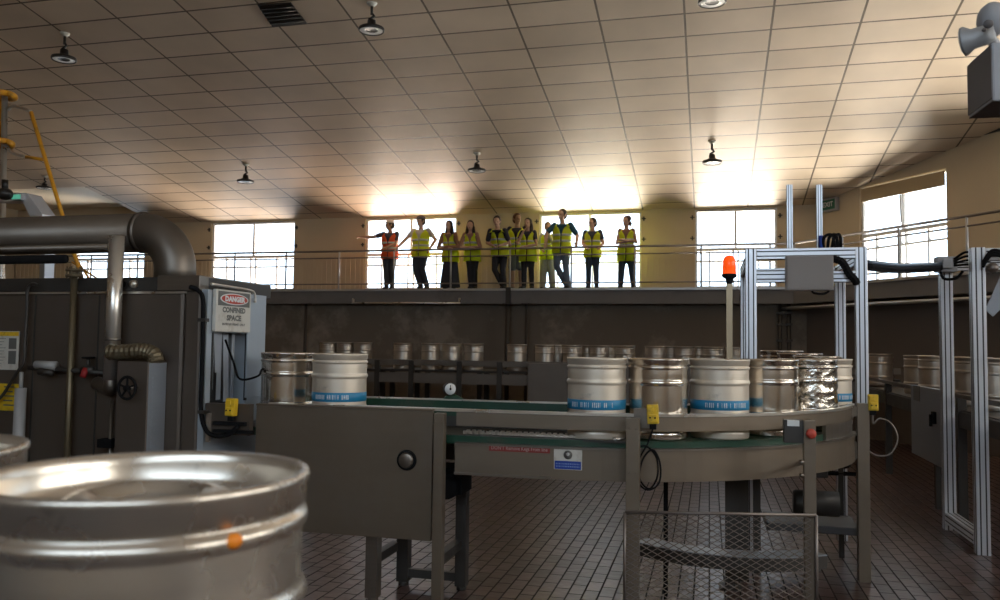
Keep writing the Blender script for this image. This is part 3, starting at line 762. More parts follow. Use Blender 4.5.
cb = [s1+Vector((0,0,-.09)), s1+Vector((-.03,0,-.18)), s1+Vector((-.09,-.01,-.30)), s1+Vector((-.09,-.01,-.42)), s1+Vector((-.03,-.02,-.47)), s1+Vector((.04,-.02,-.42)), s1+Vector((.045,-.02,-.30)), s1+Vector((0,-.02,-.22)), s1+Vector((-.06,-.02,-.28)), s1+Vector((-.08,-.02,-.40)), s1+Vector((-.02,-.03,-.46)), s1+Vector((.03,-.03,-.38)), s1+Vector((.02,-.02,-.26)), s1+Vector((-.06,0,-.2)), s1+Vector((-.13,.0,-.3)), s1+Vector((-.14,.0,-.7))]
MB().tube(smoothpath(cb), .006, 6).build('cable', M['black'], cv)
s2 = Vector((pr_.x+.07, pr_.y-.03, onV(867, 402, pr_.y).z)); sensor(cv, s2)
cb = [s2+Vector((0,0,-.09)), s2+Vector((.0,0,-.16)), s2+Vector((.05,0,-.12)), s2+Vector((.13,0,-.16)), s2+Vector((.17,0,-.27)), s2+Vector((.12,0,-.38)), s2+Vector((.03,0,-.40)), s2+Vector((-.03,0,-.37))]
MB().tube(smoothpath(cb), .007, 6).build('cable', M['rail'], cv)
# dial gauge on a green foot
g0 = onV(450, 402, VB+.03); gz = RT_+.01
gp = MB().loft([(g0.x+.02, VB+.05, gz, .09,.03),(g0.x+.02, VB+.05, gz+.02,.07,.025),(g0.x, VB+.05, gz+.05,.02,.02)], 16).build('gauge_foot', M['green'], cv)
gc = Vector((g0.x-.0, VB+.02, gz+.085)); rt = Matrix.Rotation(.6, 3, 'Z')
mb = MB().lathe([(.0,-.012),(.045,-.012),(.05,.0),(.05,.02),(.0,.02)], 24, (0,0,0), 'y'); mb.v = [gc+rt@v for v in mb.v]; gb = mb.build('gauge_body', M['darksteel'], cv)
mb = MB().lathe([(.0,-.016),(.042,-.015),(.042,-.011)], 24, (0,0,0), 'y'); mb.v = [gc+rt@v for v in mb.v]; mb.build('gauge_dial', M['white'], gb)
mb = MB().lathe([(.0,-.02),(.008,-.02),(.008,-.01)], 10, (0,0,0), 'y').box((-.002,-.0185,0), (.002,-.016,.03)); mb.v = [gc+rt@v for v in mb.v]; mb.build('gauge_needle', M['black'], gb)
# curved foot shelf under the bend
cs = Vector((dep(722,345,6.32).x, dep(722,345,6.32).y))
ps = []
for i in range(19):
    a = math.radians(-130+i*4.4); ps.append((cs.x+.98*math.cos(a)+.03, cs.y+.98*math.sin(a)))
mb = sheet(MB(), ps, .32, .405, .03)
mb.build('foot_beam', M['darksteel'], cv)
ps2 = [(cs.x+.98*math.cos(math.radians(-130+i*4.4))+.03, cs.y+.98*math.sin(math.radians(-130+i*4.4))) for i in range(19)]
in2 = [(cs.x+.80*math.cos(math.radians(-130+i*4.4))+.03, cs.y+.80*math.sin(math.radians(-130+i*4.4))) for i in range(19)]
MB().prism(ps2+in2[::-1], .402, .41).build('foot_shelf', M['pale'], cv)
# dark drive columns and machinery inside the bend
for px, d, w in ((741, 6.3, .10), (756, 6.5, .055)):
    p = dep(px, 345, d); MB().box((p.x-w/2, p.y-w/2, 0), (p.x+w/2, p.y+w/2, 1.07)).build('drive_column', M['darksteel'], cv)
p = dep(778, 345, 6.7); MB().box((p.x-.06, p.y-.2, .75), (p.x+.35, p.y+.3, 1.05)).build('gearbox', M['darkbeam'], cv, .01); MB().box((p.x-.1, p.y-.1, .30), (p.x+.6, p.y+.4, .36)).build('motor_shelf', M['darkbeam'], cv, .01)
MB().lathe([(.0,-.14),(.09,-.14),(.1,-.12),(.1,.2),(.0,.2)], 20, (p.x+.25, p.y, .52), 'x').build('drive_motor', M['darksteel'], cv)
p2 = dep(842, 345, 7.0)
MB().tube(smoothpath([(p2.x-.25,p2.y,.78),(p2.x+.0,p2.y,.76),(p2.x+.05,p2.y,.82),(p2.x+.05,p2.y,1.06)]), .02, 8).tube([(p2.x-.3,p2.y,.70),(p2.x+.12,p2.y,.70),(p2.x+.12,p2.y,1.06)], .022, 8).build('air_pipe', M['black'], cv)
for dx in (-.02, .16): MB().box((p2.x+dx-.02, p2.y-.02, 0), (p2.x+dx+.02, p2.y+.02, 1.06)).build('leg', M['darksteel'], cv)
# mesh guard
ga = Vector((onV(625.5,345,VF-.11).x, VF-.11)); gbp = Vector((pb.x-.0, pb.y-.06)); 
gu = (gbp-ga); GL = gu.length+.03; gu.normalize(); g3 = Vector((gu.x, gu.y, 0)); Gz0, Gz1 = .16, .745
def gp_(s, z, o=0): return Vector((ga.x+gu.x*s-gu.y*-o, ga.y+gu.y*s-gu.x*o, z))
gr = MB()
gr.tube([gp_(0,Gz1), gp_(GL,Gz1)], .010, 8).tube([gp_(0,Gz0), gp_(GL,Gz0)], .010, 8).tube([gp_(0,Gz0), gp_(0,Gz1)], .009, 8).tube([gp_(GL,Gz0), gp_(GL,Gz1)], .011, 8)
grd = gr.build('mesh_guard_frame', M['rail'], cv)
mb = MB(); cw_, ch_ = .066, .0185
ns = int(GL/cw_); nz_ = int((Gz1-Gz0)/ch_)
rows = []
for fam in (1, -1):
    for k in range(-nz_-2, ns+nz_+3):
        pts = []
        for j in range(nz_*1+1):
            s = (k + fam*j*.5)*cw_; z = Gz0+j*ch_*1.0
            if 0 <= s <= GL: pts.append(gp_(s, min(z, Gz1)))
            elif pts: break
        if len(pts) > 1: mb.tube([pts[0], pts[-1]], .0026, 4, False, False)
mb.build('mesh_guard', M['rail'], grd)
# ------------------------------------------------------------------ beacon
p = dep(729.5, 345, 6.1); zb = lambda y: H+(348-y)/F*6.1
t = thing('beacon_light', 'orange warning beacon on a thin tan pole behind the blue striped keg', 'warning light', (p.x, p.y, 0))
MB().box((p.x-.022, p.y-.022, 1.16), (p.x+.022, p.y+.022, zb(284))).build('pole', M['tan'], t)
MB().box((p.x-.035, p.y-.035, 0), (p.x+.035, p.y+.035, 1.18)).box((p.x-.08, p.y-.08, 0), (p.x+.08, p.y+.08, .015)).build('pedestal', M['darksteel'], t)
z0 = zb(284)
MB().lathe([(.02,0),(.025,.02),(.028,.04),(.05,.05),(.055,.065),(.053,.075)], 20, (p.x, p.y, z0)).build('base', M['black'], t)
z1 = z0+.07; hh = zb(255)-z1
MB().lathe([(.048,0),(.05,.01),(.048,hh*.3),(.05,hh*.32),(.047,hh*.6),(.042,hh*.82),(.03,hh*.94),(.012,hh),(.0,hh)], 24, (p.x, p.y, z1)).build('lens', M['beacon'], t)

# ------------------------------------------------------------------ aluminium frames
def profile(mb, ms, a, b, w, wy=None):
    """slotted square section from a to b (axis aligned), dark slots in the middle of each face"""
    a = Vector(a); b = Vector(b); d = b-a; ax = max(range(3), key=lambda i: abs(d[i])); lo = [min(a[i], b[i]) for i in range(3)]; hi = [max(a[i], b[i]) for i in range(3)]
    L = [lo[i]-(0 if i == ax else w/2) for i in range(3)]; U = [hi[i]+(0 if i == ax else w/2) for i in range(3)]
    mb.box(L, U)
    oth = [i for i in range(3) if i != ax]
    for i in oth:
        j = [k for k in oth if k != i][0]
        for sgn in (-1, 1):
            l = list(L); u = list(U); face = U[i] if sgn > 0 else L[i]
            for q in (-.22, .22):
                l[j] = (L[j]+U[j])/2+q*w-w*.055; u[j] = l[j]+w*.11
                l[i] = min(face, face+sgn*.0015); u[i] = max(face, face+sgn*.0015)
                ms.box(l, u)
def portal(root, segs, w):
    for nm, a, b in segs:
        mb = MB(); ms = MB(); profile(mb, ms, a, b, w); o = mb.build(nm, M['alu'], root, .003); ms.build('slot', M['slot'], o)
fv, rv = 7.1, 8.2
xl = onV(751, 345, fv).x; xr = onV(861.5, 345, fv).x
zt_ = onV(800, 248.5, fv).z-.045; zr_ = onV(842, 262, rv).z-.04
t = thing('aluminium_frame', 'slotted aluminium frame standing over the conveyor bend, right of the orange beacon', 'frame', (xl, fv, 0))
W_ = .088
zr_ = zt_-.0
portal(t, [('upright', (xl,fv,0), (xl,fv,zt_+.045)), ('upright', (xr,fv,0), (xr,fv,zt_+.045)), ('upright', (xl,rv,0), (xl,rv,zt_+.0)), ('upright', (xr,rv,0), (xr,rv,zt_+.0)),
           ('top_beam', (xl+.045,fv,zt_), (xr-.045,fv,zt_)), ('cross_beam', (xl+.045,fv+.0,zt_-.19), (xr-.045,fv,zt_-.19)) , ('top_beam', (xl+.045,rv,zt_-.06), (xr-.045,rv,zt_-.06)),
           ('side_beam', (xl,fv+.045,zt_-.05), (xl,rv-.045,zt_-.05)), ('side_beam', (xr,fv+.045,zt_-.05), (xr,rv-.045,zt_-.05))], W_)
for px in (790.5, 820.5):
    x = onV(px, 345, fv+.07).x; z2 = onV(px, 185, fv+.07).z
    mb = MB(); ms = MB(); profile(mb, ms, (x, fv+.075, zt_-.30), (x, fv+.075, z2), .045); o = mb.build('mast', M['alu'], t); ms.build('slot', M['slot'], o)
a = onV(785, 257, fv-.06); b = onV(832, 291, fv-.06)
bx = MB().box((a.x, fv-.16, b.z), (b.x, fv-.05, a.z)).build('control_box', M['boxgrey'], t, .004)
MB().box((a.x+.01, fv-.166, b.z+.01), (b.x-.01, fv-.16, a.z-.01)).build('box_lid', M['boxgrey'], bx, .003)
MB().tube(smoothpath([(a.x+.2, fv-.1, b.z), (a.x+.22, fv-.1, b.z-.02), (a.x+.29, fv-.1, b.z-.025), (a.x+.33, fv-.1, b.z)]), .01, 6).build('cable', M['black'], bx)
# ribbed hose from box to right post, and a loop on top
c = [(b.x-.01, fv-.1, a.z-.02), (b.x+.07, fv-.1, a.z-.05), (b.x+.12, fv-.1, a.z-.14), (xr-.06, fv-.08, a.z-.19), (xr-.04, fv-.06, a.z-.22)]
pts = smoothpath(c, 8); MB().tube(pts, [.028+.004*(i%2) for i in range(len(pts))], 8, False).build('hose', M['black'], t)
q = onV(824, 247, fv)
for k in range(3):
    MB().tube(smoothpath([(q.x+.0+k*.03, fv+.02, zt_+.03), (q.x+.0+k*.04, fv, zt_+.13), (q.x+.06+k*.03, fv, zt_+.15), (q.x+.09+k*.02, fv, zt_+.03)]), .013, 6).build('hose', M['black'], t)
MB().cyl((q.x-.02, fv+.02, zt_+.04), (q.x-.02, fv+.02, zt_+.15), .02, 8).build('fitting', M['signblue'], t)

# second frame
f2, r2 = 8.0, 9.56
x2 = onV(978.5, 345, f2).x; r2 = onU(946.5, 345, x2).y
z2t = onV(978, 248, f2).z; z2r = 0
t2 = thing('aluminium_frame', 'slotted aluminium frame at the right edge, standing over the side conveyor', 'frame', (x2, f2, 0))
zz = z2t-.06
portal(t2, [('upright', (x2,f2,.0), (x2,f2,z2t)), ('upright', (x2,r2,.0), (x2,r2,z2t)), ('upright', (x2+.95,f2,.0), (x2+.95,f2,z2t)), ('upright', (x2+.95,r2,.0), (x2+.95,r2,z2t)),
            ('top_beam', (x2+.06,f2,zz), (x2+.89,f2,zz)), ('foot_beam', (x2,f2+.06,.12), (x2,r2-.06,.12)), ('side_beam', (x2+.95,f2+.06,zz), (x2+.95,r2-.06,zz)), ('top_beam', (x2+.06,r2,zz), (x2+.89,r2,zz))], .105)
# angled guard plate hanging in the second frame
a = onV(985, 303, f2+.1); 
MB().hull([(a.x, f2+.09, a.z-.06), (a.x+.06, f2+.09, a.z-.12), (a.x+.06, f2+.11, a.z-.12), (a.x, f2+.11, a.z-.06)], [(a.x+.13, f2+.09, a.z+.25), (a.x+.40, f2+.09, a.z+.25), (a.x+.40, f2+.11, a.z+.25), (a.x+.13, f2+.11, a.z+.25)]).build('angled_plate', M['pale'], t2)
# hose coil fitting on second frame
a = onV(992, 268, f2-.05)
MB().lathe([(.0,-.06),(.03,-.06),(.045,-.03),(.045,.05),(.0,.05)], 16, a, 'y').build('reel', M['rail'], t2)
for k in range(3):
    MB().tube(smoothpath([a+Vector((-.09,-.06,.02*k)), a+Vector((-.03,-.08,.10+.02*k)), a+Vector((.05,-.08,.09+.02*k)), a+Vector((.12,-.06,.02))]), .013, 6).build('hose', M['black'], t2)
# valve block and hoses between the frames
v1 = onV(946, 264, r2-.14)
vb = thing('valve_block', 'grey valve block with black hoses on the second frame, behind its front post', 'valve', v1)
MB().box((v1.x-.09, r2-.19, v1.z-.08), (v1.x+.09, r2-.053, v1.z+.07)).box((v1.x-.05, r2-.24, v1.z-.05), (v1.x+.03, r2-.19, v1.z+.04)).build('block', M['plast'], vb, .006)
for k in range(4):
    MB().tube(smoothpath([v1+Vector((.06,-.05,.04-.02*k)), v1+Vector((.14,-.12,.10-.04*k)), v1+Vector((.22,-.2,.07-.03*k)), v1+Vector((.30,-.3,.0+.0*k))]), .012, 6).build('hose', M['black'], vb)
MB().tube(smoothpath([v1+Vector((-.06,-.04,-.08)), v1+Vector((-.04,-.08,-.15)), v1+Vector((.06,-.1,-.15)), v1+Vector((.12,-.1,-.08))]), .014, 6).build('hose', M['black'], vb)
h0 = Vector((xr+.05, fv, onV(868, 266, fv).z)); h1 = onV(942, 267, r2-.15)
hs = thing('air_hose', 'black air hose bundle with a blue sheen strung between the two aluminium frames', 'hose', h0)
for k, (dz, m, r) in enumerate(((0, 'black', .026), (.03, 'hosesheen', .02), (-.025, 'black', .014))):
    MB().tube(smoothpath([h0+Vector((0,0,dz)), h0.lerp(h1,.33)+Vector((0,0,dz-.02)), h0.lerp(h1,.66)+Vector((0,0,dz-.015)), h1+Vector((0,0,dz))]), r, 8).build('hose', M[m], hs)

# ------------------------------------------------------------------ far conveyor with its kegs
fy0 = 15.45
xa = onV(300, 345, fy0).x; xb = onV(900, 345, fy0).x
M['farsteel'] = mat('far_conveyor_steel', (.17,.15,.13), .5, .3, .15, 4)
fc = thing('far_conveyor', 'dark low conveyor along the rear wall carrying the row of small far kegs', 'conveyor', ((xa+xb)/2, 16, 0))
MB().box((xa, 15.45, 1.20), (xb, 16.9, 1.24)).build('belt', M['darksteel'], fc)
MB().box((xa, 15.40, 1.33), (xb, 15.46, 1.44)).build('guard_rail', M['farsteel'], fc)
MB().box((xa, 15.38, .98), (xb, 15.45, 1.18)).build('side_beam', M['farsteel'], fc)
for px in (378, 412, 460, 500, 560, 640, 720): 
    x = onV(px, 345, 15.4).x; MB().box((x-.05, 15.36, 0), (x+.05, 15.44, 1.42)).build('leg', M['darksteel'], fc)
for px in (320, 350, 383, 393, 418, 428, 480, 487, 760, 820):
    x = onV(px, 345, 16.8).x; MB().box((x-.05, 16.78, 0), (x+.05, 16.86, 1.2)).build('leg', M['darksteel'], fc)
a = onV(528, 363, 15.3); b = onV(700, 403, 15.3)
MB().box((a.x, 15.28, .55), (b.x, 15.36, a.z)).build('end_cover', M['farsteel'], fc, .01)
K0 = thing('beer_keg', '', 'keg', (0,0,0), 'small kegs on the far conveyor')
MB().lathe(keg_profile(), 24).build('barrel', M['keg_far'], K0)
ordn = ['first','second','third','fourth','fifth','sixth','seventh','eighth','ninth','tenth','eleventh','twelfth','thirteenth','fourteenth','fifteenth','sixteenth']
row1 = [329,346,363,403,431,452,474,517,545,572,599,625,655,684,713]
for i, px in enumerate(row1):
    o = K0 if i == 0 else copy_tree(K0)
    y = 15.75; o.location = (onV(px, 345, y).x, y, 1.24); o.rotation_euler.z = i*1.3
    o['label'] = 'small far keg, %s from the left in the front row by the rear wall' % ordn[i]; o['group'] = 'small kegs on the far conveyor'
for i, px in enumerate([441, 557, 588, 610, 671, 699, 736]):
    o = copy_tree(K0); y = 16.4; o.location = (onV(px, 345, y).x, y, 1.24); o.rotation_euler.z = i*.9
    o['label'] = 'small far keg in the back row by the rear wall, %s from the left' % ordn[i]

# ------------------------------------------------------------------ side conveyor on the right
sx = 2.47
sc_ = thing('side_conveyor', 'dark steel conveyor with a grey side cover running away along the right edge', 'conveyor', (sx, 10, 0))
MB().box((sx, 6.2, 1.115), (sx+.75, 14.2, 1.155)).build('belt', M['darksteel'], sc_)
MB().box((sx-.03, 6.2, 1.27), (sx, 14.2, 1.315)).build('guard_rail', M['steel'], sc_)
MB().box((sx-.03, 6.2, .98), (sx, 14.2, 1.14)).build('side_beam', M['darksteel'], sc_)
MB().box((sx+.75, 6.2, 1.0), (sx+.78, 14.2, 1.28)).build('side_beam', M['darksteel'], sc_)
def yOn(px, u): return onU(px, 345, u).y
ya = yOn(911, sx-.06); yb = yOn(944, sx-.06)
cvp = MB().box((sx-.07, yb, .50), (sx-.03, ya, 1.33)).build('side_cover', mat('blue_grey_cover', (.26,.28,.31), .45, .4, .1, 2), sc_, .006)
yl = yOn(934, sx-.07)
MB().box((sx-.10, yl-.05, .95), (sx-.07, yl+.05, 1.08)).box((sx-.13, yl-.015, .92), (sx-.10, yl+.015, 1.05)).build('latch', M['black'], cvp)
MB().box((sx-.075, ya-.45, 1.15), (sx-.069, ya-.15, 1.33)).build('notice', M['signdark'], cvp)
for y in (yOn(886, sx-.02), yOn(935, sx-.02), yOn(960, sx), 6.6):
    for xx in (sx+.0, sx+.76): MB().box((xx-.04, y-.04, 0), (xx+.04, y+.04, 1.27)).build('leg', M['darksteel'], sc_)
KS = [(880, 12.6, 'keg at the far end of the right side conveyor, beside the first frame'), (919, 10.9, 'farther of the kegs on the side conveyor left of the second frame'), (935, 10.3, 'nearer of the two touching kegs on the side conveyor left of the second frame'),
      (960, 9.75, 'farther keg on the side conveyor seen between the posts of the second frame'), (972, 9.2, 'nearer keg on the side conveyor seen between the posts of the second frame'), (995, 8.55, 'keg on the side conveyor at the right picture edge behind the frame')]
for px, d, lab in KS:
    o = copy_tree(K0); p = dep(px, 345, d); p = onU(px, 345, 2.80); o.location = (2.80, p.y, 1.155); o['label'] = lab; o['group'] = 'kegs on the side conveyor'
#==PART3==
# ------------------------------------------------------------------ washing machine on the left
ue = onV(265, 345, 5.90).x; vn = onU(206, 345, ue).y
mc = thing('keg_washer', 'big dark steel keg washing machine with ducts, filling the left side', 'machine', (ue-2, 5.5, 0))
um = onV(183, 345, vn).x
zmt = onV(120, 291, vn).z
MB().box((-10, vn, .12), (um, 6.1, zmt)).build('cabinet', M['machine'], mc, .03)
# rounded corner column and end housing
o0 = onU(212, 345, ue).y; o1 = onU(247, 345, ue).y
zo1 = onU(230, 333, ue).z; zo0 = onU(230, 402, ue).z
zh = onU(240, 293, ue).z
mb = MB()
mb.box((ue-.05, vn+.004, .12), (ue, o0, zh)).box((um, o1, .12), (ue, 5.90, zh)).box((um, o0, zo1), (ue, o1, zh)).box((um, o0, .12), (ue, o1, zo0-.03))
mb.build('end_housing', M['housing'], mc)
MB().box((um, vn, .12), (ue-.05, o0+.0, zh)).build('corner_column', M['machine'], mc, .02)
MB().box((ue-.012, o0-.006, zo0-.0), (ue+.006, o0+.012, zo1)).build('opening_edge', M['lampblack'], mc); MB().box((ue-.012, o1-.012, zo0), (ue+.006, o1+.006, zo1)).build('opening_edge', M['lampblack'], mc)
MB().box((um-.02, o0-.01, zo0-.2), (um+.02, o1+.01, zo1+.1)).build('tunnel_shade', M['lampblack'], mc)  # black slab puts the dark inside the tunnel into the colour
MB().box((ue, 5.62, zo0+.02), (ue+.012, 5.88, zh-.03)).build('end_plate', M['housing'], mc, .003)
mb = MB()
w5 = (o1-o0)/6
for k, (dy, zz, tw) in enumerate(((.02, .10, .9), (1.1, .22, .8), (2.0, .02, .7), (3.1, .0, .9), (4.9, .0, .5))):
    y = o0+dy*w5; x_ = ue-.03-.012*k
    mb.hull([(x_, y+.03*(k%2), zo0+zz), (x_, y+.03*(k%2)+w5*tw, zo0+zz), (x_-.004, y+.03*(k%2)+w5*tw, zo0+zz), (x_-.004, y+.03*(k%2), zo0+zz)], [(x_, y, zo1), (x_, y+w5*tw, zo1), (x_-.004, y+w5*tw, zo1), (x_-.004, y, zo1)])
mb.build('strip_curtain', M['strip'], mc)
c = Vector((ue+.02, (o0+o1)/2-.02, 0)); st0 = onU(230, 332, ue+.02).z; st1 = onU(230, 290.5, ue+.02).z
ya_, yb_ = onU(213, 345, ue+.02).y, onU(248, 345, ue+.02).y; c.y = (ya_+yb_)/2; c.z = (st0+st1)/2; w = yb_-ya_; h = st1-st0
sgn = plate(c+Vector((0,0,0)), (0,1,0), (0,0,1), w, h, .03).build('danger_sign', M['signwhite'], mc, .004)
plate(c+Vector((.016,0,h*.29)), (0,1,0), (0,0,1), w*.90, h*.34, .003).build('sign_header', M['signdark'], sgn)
mb = MB(); n=36
for (s, off) in ((1.0, .019), ):
    bot = [c+Vector((.016, w*.40*math.cos(2*PI*i/n), h*.29+h*.135*math.sin(2*PI*i/n))) for i in range(n)]; top = [p+Vector((.004,0,0)) for p in bot]
mb.hull(bot, top).build('oval_border', M['white'], sgn)
mb = MB(); bot = [c+Vector((.019, w*.37*math.cos(2*PI*i/n), h*.29+h*.115*math.sin(2*PI*i/n))) for i in range(n)]; mb.hull(bot, [p+Vector((.003,0,0)) for p in bot]).build('red_oval', M['red'], sgn)
text_mb('DANGER', h*.17, c+Vector((.022,0,h*.285)), (0,1,0), (0,0,1), .001, .003, w*.58).build('lettering', M['white'], sgn)
text_mb('CONFINED', h*.17, c+Vector((.016,0,h*.02)), (0,1,0), (0,0,1), .001, .003, w*.66).build('lettering', M['signdark'], sgn)
text_mb('SPACE', h*.17, c+Vector((.016,0,-h*.17)), (0,1,0), (0,0,1), .001, .003, w*.42).build('lettering', M['signdark'], sgn)
text_mb('ENTRY BY PERMIT ONLY', h*.07, c+Vector((.016,0,-h*.32)), (0,1,0), (0,0,1), .001, .001, w*.66).build('lettering', M['signdark'], sgn)
# conduit over the sign
cpts = [Vector((ue+.03, ya_-.06, st1+.03)), Vector((ue+.03, yb_-.05, st1+.02)), Vector((ue+.03, yb_+.05, st1-.0)), Vector((ue+.03, yb_+.07, st1-.07))]
MB().tube(smoothpath(cpts), .010, 8).build('conduit', M['bright'], mc)
# black cable at the front corner
yv = vn-.03
def q(px, py, y=None): return onV(px, py, yv if y is None else y)
MB().tube(smoothpath([q(190,287), q(198,290), q(203,300), q(203,330), q(202,370), q(201,410), q(206,430), q(216,436), q(229,434), q(238,426)]), .016, 8).build('cable', M['black'], mc)
for py in (320, 412):
    a = q(203, py); MB().box((a.x-.03, yv-.02, a.z-.012), (a.x+.03, yv+.03, a.z+.012)).build('cable_clip', M['darksteel'], mc)
# bracket shelf between washer and conveyor
a = onV(206, 403, vn); b = onV(256, 436, vn)
MB().box((a.x, vn-.0, b.z), (onV(258,345,VF-.03).x-.01, vn+.05, a.z)).build('outlet_bracket', M['machine'], mc)
for (x0_, x1_, y0_, y1_) in ((214, 246, 421, 426), (214, 254, 429, 434)):
    a = onV(x0_, y0_, vn-.01); b = onV(x1_, y1_, vn-.01); MB().box((a.x, vn-.03, b.z), (b.x, vn, a.z)).build('outlet_rail', M['black'], mc)
a = onV(207, 413, vn-.01); MB().box((a.x, vn-.02, a.z-.2), (a.x+.03, vn, a.z+.0)).build('slotted_bar', M['bright'], mc)
sp = onV(232, 407, vn-.04); sensor(mc, sp, .05)
MB().tube(smoothpath([Vector((ue+.01, o0+.15, zo1-.05)), Vector((ue+.04, o0+.22, zo1-.22)), onV(240, 379, 5.3), onV(258, 376, 5.3), onV(264, 368, 5.45), onV(290, 357, 5.6)]), .008, 6).build('cable', M['black'], mc)
# top channel
z2 = onV(120, 277.5, vn-.02).z
MB().box((-10, vn-.02, zmt), (onV(196,345,vn).x, vn+.08, z2)).box((onV(155,345,vn).x, vn+.08, zmt), (onV(200,345,vn).x, 6.05, z2)).build('top_channel', M['darksteel'], mc)
xa = onV(156, 345, vn-.02).x; xb = onV(197, 345, vn-.02).x
MB().box((xa, vn-.03, zmt-.0), (xb, vn-.01, z2+.01)).box((xb-.01, vn-.03, zmt), (xb+.01, 6.05, z2+.01)).build('channel_end_plate', M['steel'], mc, .003)
a = onV(134, 284, vn-.03); MB().lathe([(.0,-.03),(.028,-.03),(.03,0)], 14, (a.x, vn-.02, a.z), 'y').build('blanking_plug', M['bright'], mc)
a = onV(123, 284, vn-.03); MB().lathe([(.0,-.02),(.018,-.02),(.018,0)], 14, (a.x, vn-.02, a.z), 'y').build('blanking_plug', M['black'], mc)
MB().box((-10, vn-.012, zmt-.02), (um+.02, vn, zmt-.005)).build('drip_edge', M['bright'], mc)
# vertical seams on the cabinet
for px in (34, 98):
    x = onV(px, 345, vn).x; MB().box((x-.006, vn-.004, .14), (x+.006, vn, zmt-.03)).build('panel_seam', M['darksteel'], mc)
# main duct with elbow
dv = 5.55; rD = .155
xe = onV(172.5, 345, dv).x; zd = onV(75, 234.5, dv).z; bend = .30
pts = [Vector((-10, dv, zd)), Vector((xe-bend, dv, zd))]
nb = 14
el = [Vector((xe-bend+bend*math.sin(PI/2*i/nb), dv, zd-bend+bend*math.cos(PI/2*i/nb))) for i in range(nb+1)]
MB().tube([pts[0], el[0]], rD, 32).tube([el[0]-Vector((.02,0,0)), el[0]+Vector((.02,0,0))], rD+.008, 32).build('duct', M['duct'], mc)
MB().tube(el+[Vector((xe, dv, z2-.02))], [rD*1.0]*(nb+2), 32).build('duct_elbow', M['duct'], mc)
# second thin pipe under the duct
MB().tube([(-10, 5.3, onV(60,259,5.3).z), (onV(62,345,5.3).x, 5.3, onV(60,259,5.3).z)], .035, 14).build('steam_pipe', M['black'], mc)
MB().tube([(-10, 5.35, onV(60,248,5.35).z), (onV(104,345,5.35).x, 5.35, onV(60,248,5.35).z)], .028, 14).build('steam_pipe', M['duct'], mc)
# bright vent pipe and its ribbed branch into the vent housing
xp = onV(112.5, 345, vn-.10).x; yP = vn-.10
zt1 = onV(113, 236, yP).z; zb1 = onV(113, 380, yP).z
rp_ = .053
mb = MB(); seg = 20
mb.tube([(xp, yP, zb1), (xp, yP, zt1)], rp_, seg)
mb.build('vent_pipe', M['bright'], mc)
MB().tube([(xp, yP, zb1+.28), (xp, yP, zb1+.295)], rp_+.004, seg).build('pipe_seam', M['steel'], mc)
z_ = onV(113, 384, yP).z; MB().tube(smoothpath([(xp, yP, z_+.03), (xp-.0, yP, z_-.03), (xp-.1, yP+.05, z_-.02), (xp-.2, yP+.09, z_+.0)]), [.05]*18+[.04], 14).build('pipe_elbow', M['duct'], mc)
uh = onV(168, 345, vn).x; hv = onU(149, 345, uh).y
xa = onV(118, 345, hv).x; zht = onV(135, 361.5, hv).z
MB().box((xa, hv, .3), (uh, vn, zht)).build('vent_housing', M['machine'], mc, .006)
mb = MB()
for k in range(26): 
    z = zht-.12-k*.034
    mb.box((uh, hv+.05, z), (uh+.006, vn-.05, z+.014))
mb.build('vent_slats', M['pale'], mc)
MB().box((uh-.001, hv+.01, .32), (uh+.002, vn-.01, zht-.01)).build('vent_lit_side', M['pale'], mc)  # paler skin, light falling on this side put into the colour
a = onV(109, 352, hv+.05); ap = [a, onV(125,352,hv+.06), onV(142,351,hv+.07), onV(153,354,hv+.08), Vector((onV(157,345,hv+.08).x, hv+.08, zht-.01))]
pp = smoothpath(ap, 7); MB().tube(pp, [.054+.004*(i%2) for i in range(len(pp))], 14, False).build('flexible_duct', M['brassy'], mc)
# hand wheel
wc = onV(127, 388, hv-.10)
mb = MB(); n = 28; mb.tube([wc+Vector((.068*math.cos(2*PI*i/n), 0, .075*math.sin(2*PI*i/n))) for i in range(n+1)], .010, 8, caps=False)
for k in range(5):
    a = 2*PI*k/5+.3; mb.cyl(wc, wc+Vector((.066*math.cos(a), 0, .072*math.sin(a))), .007, 6)
mb.cyl(wc+Vector((0,-.02,0)), wc+Vector((0,.02,0)), .018, 12).build('hand_wheel', M['black'], mc)
MB().cyl(wc, Vector((wc.x, hv, wc.z)), .012, 8).build('valve_stem', M['steel'], mc)
# pipes on the face
yA = vn-.06
x = onV(71.5, 345, yA).x; MB().cyl((x, yA, .15), (x, yA, onV(71,277,yA).z), .024, 12).build('riser_pipe', M['brassy'], mc)
z = onV(71, 273, yA).z; mb = MB().lathe([(.02,-.03),(.06,-.03),(.06,-.012),(.03,-.01),(.03,.01),(.06,.012),(.06,.03),(.02,.03)], 18, (x, yA, z)); 
for k in range(6): mb.cyl((x+.048*math.cos(k), yA+.048*math.sin(k), z-.045), (x+.048*math.cos(k), yA+.048*math.sin(k), z+.045), .006, 6)
mb.build('pipe_flange', M['brassy'], mc)
zp = onV(60, 368, yA).z
MB().cyl((onV(30,345,yA).x, yA, zp), (onV(110,345,yA).x, yA, onV(60,372,yA).z), .018, 10).build('branch_pipe', M['darksteel'], mc)
MB().tube([(onV(38,345,yA).x, yA-.01, onV(60,365,yA).z), (onV(58,345,yA).x, yA-.01, onV(60,366,yA).z)], [.030,.034], 14).build('regulator', M['lagging'], mc)
MB().tube([(onV(44,345,yA).x, yA-.03, onV(60,372,yA).z), (onV(57,345,yA).x, yA-.03, onV(60,373,yA).z)], [.026,.022], 12).build('filter_bowl', M['darksteel'], mc)
vx = onV(89, 345, yA).x
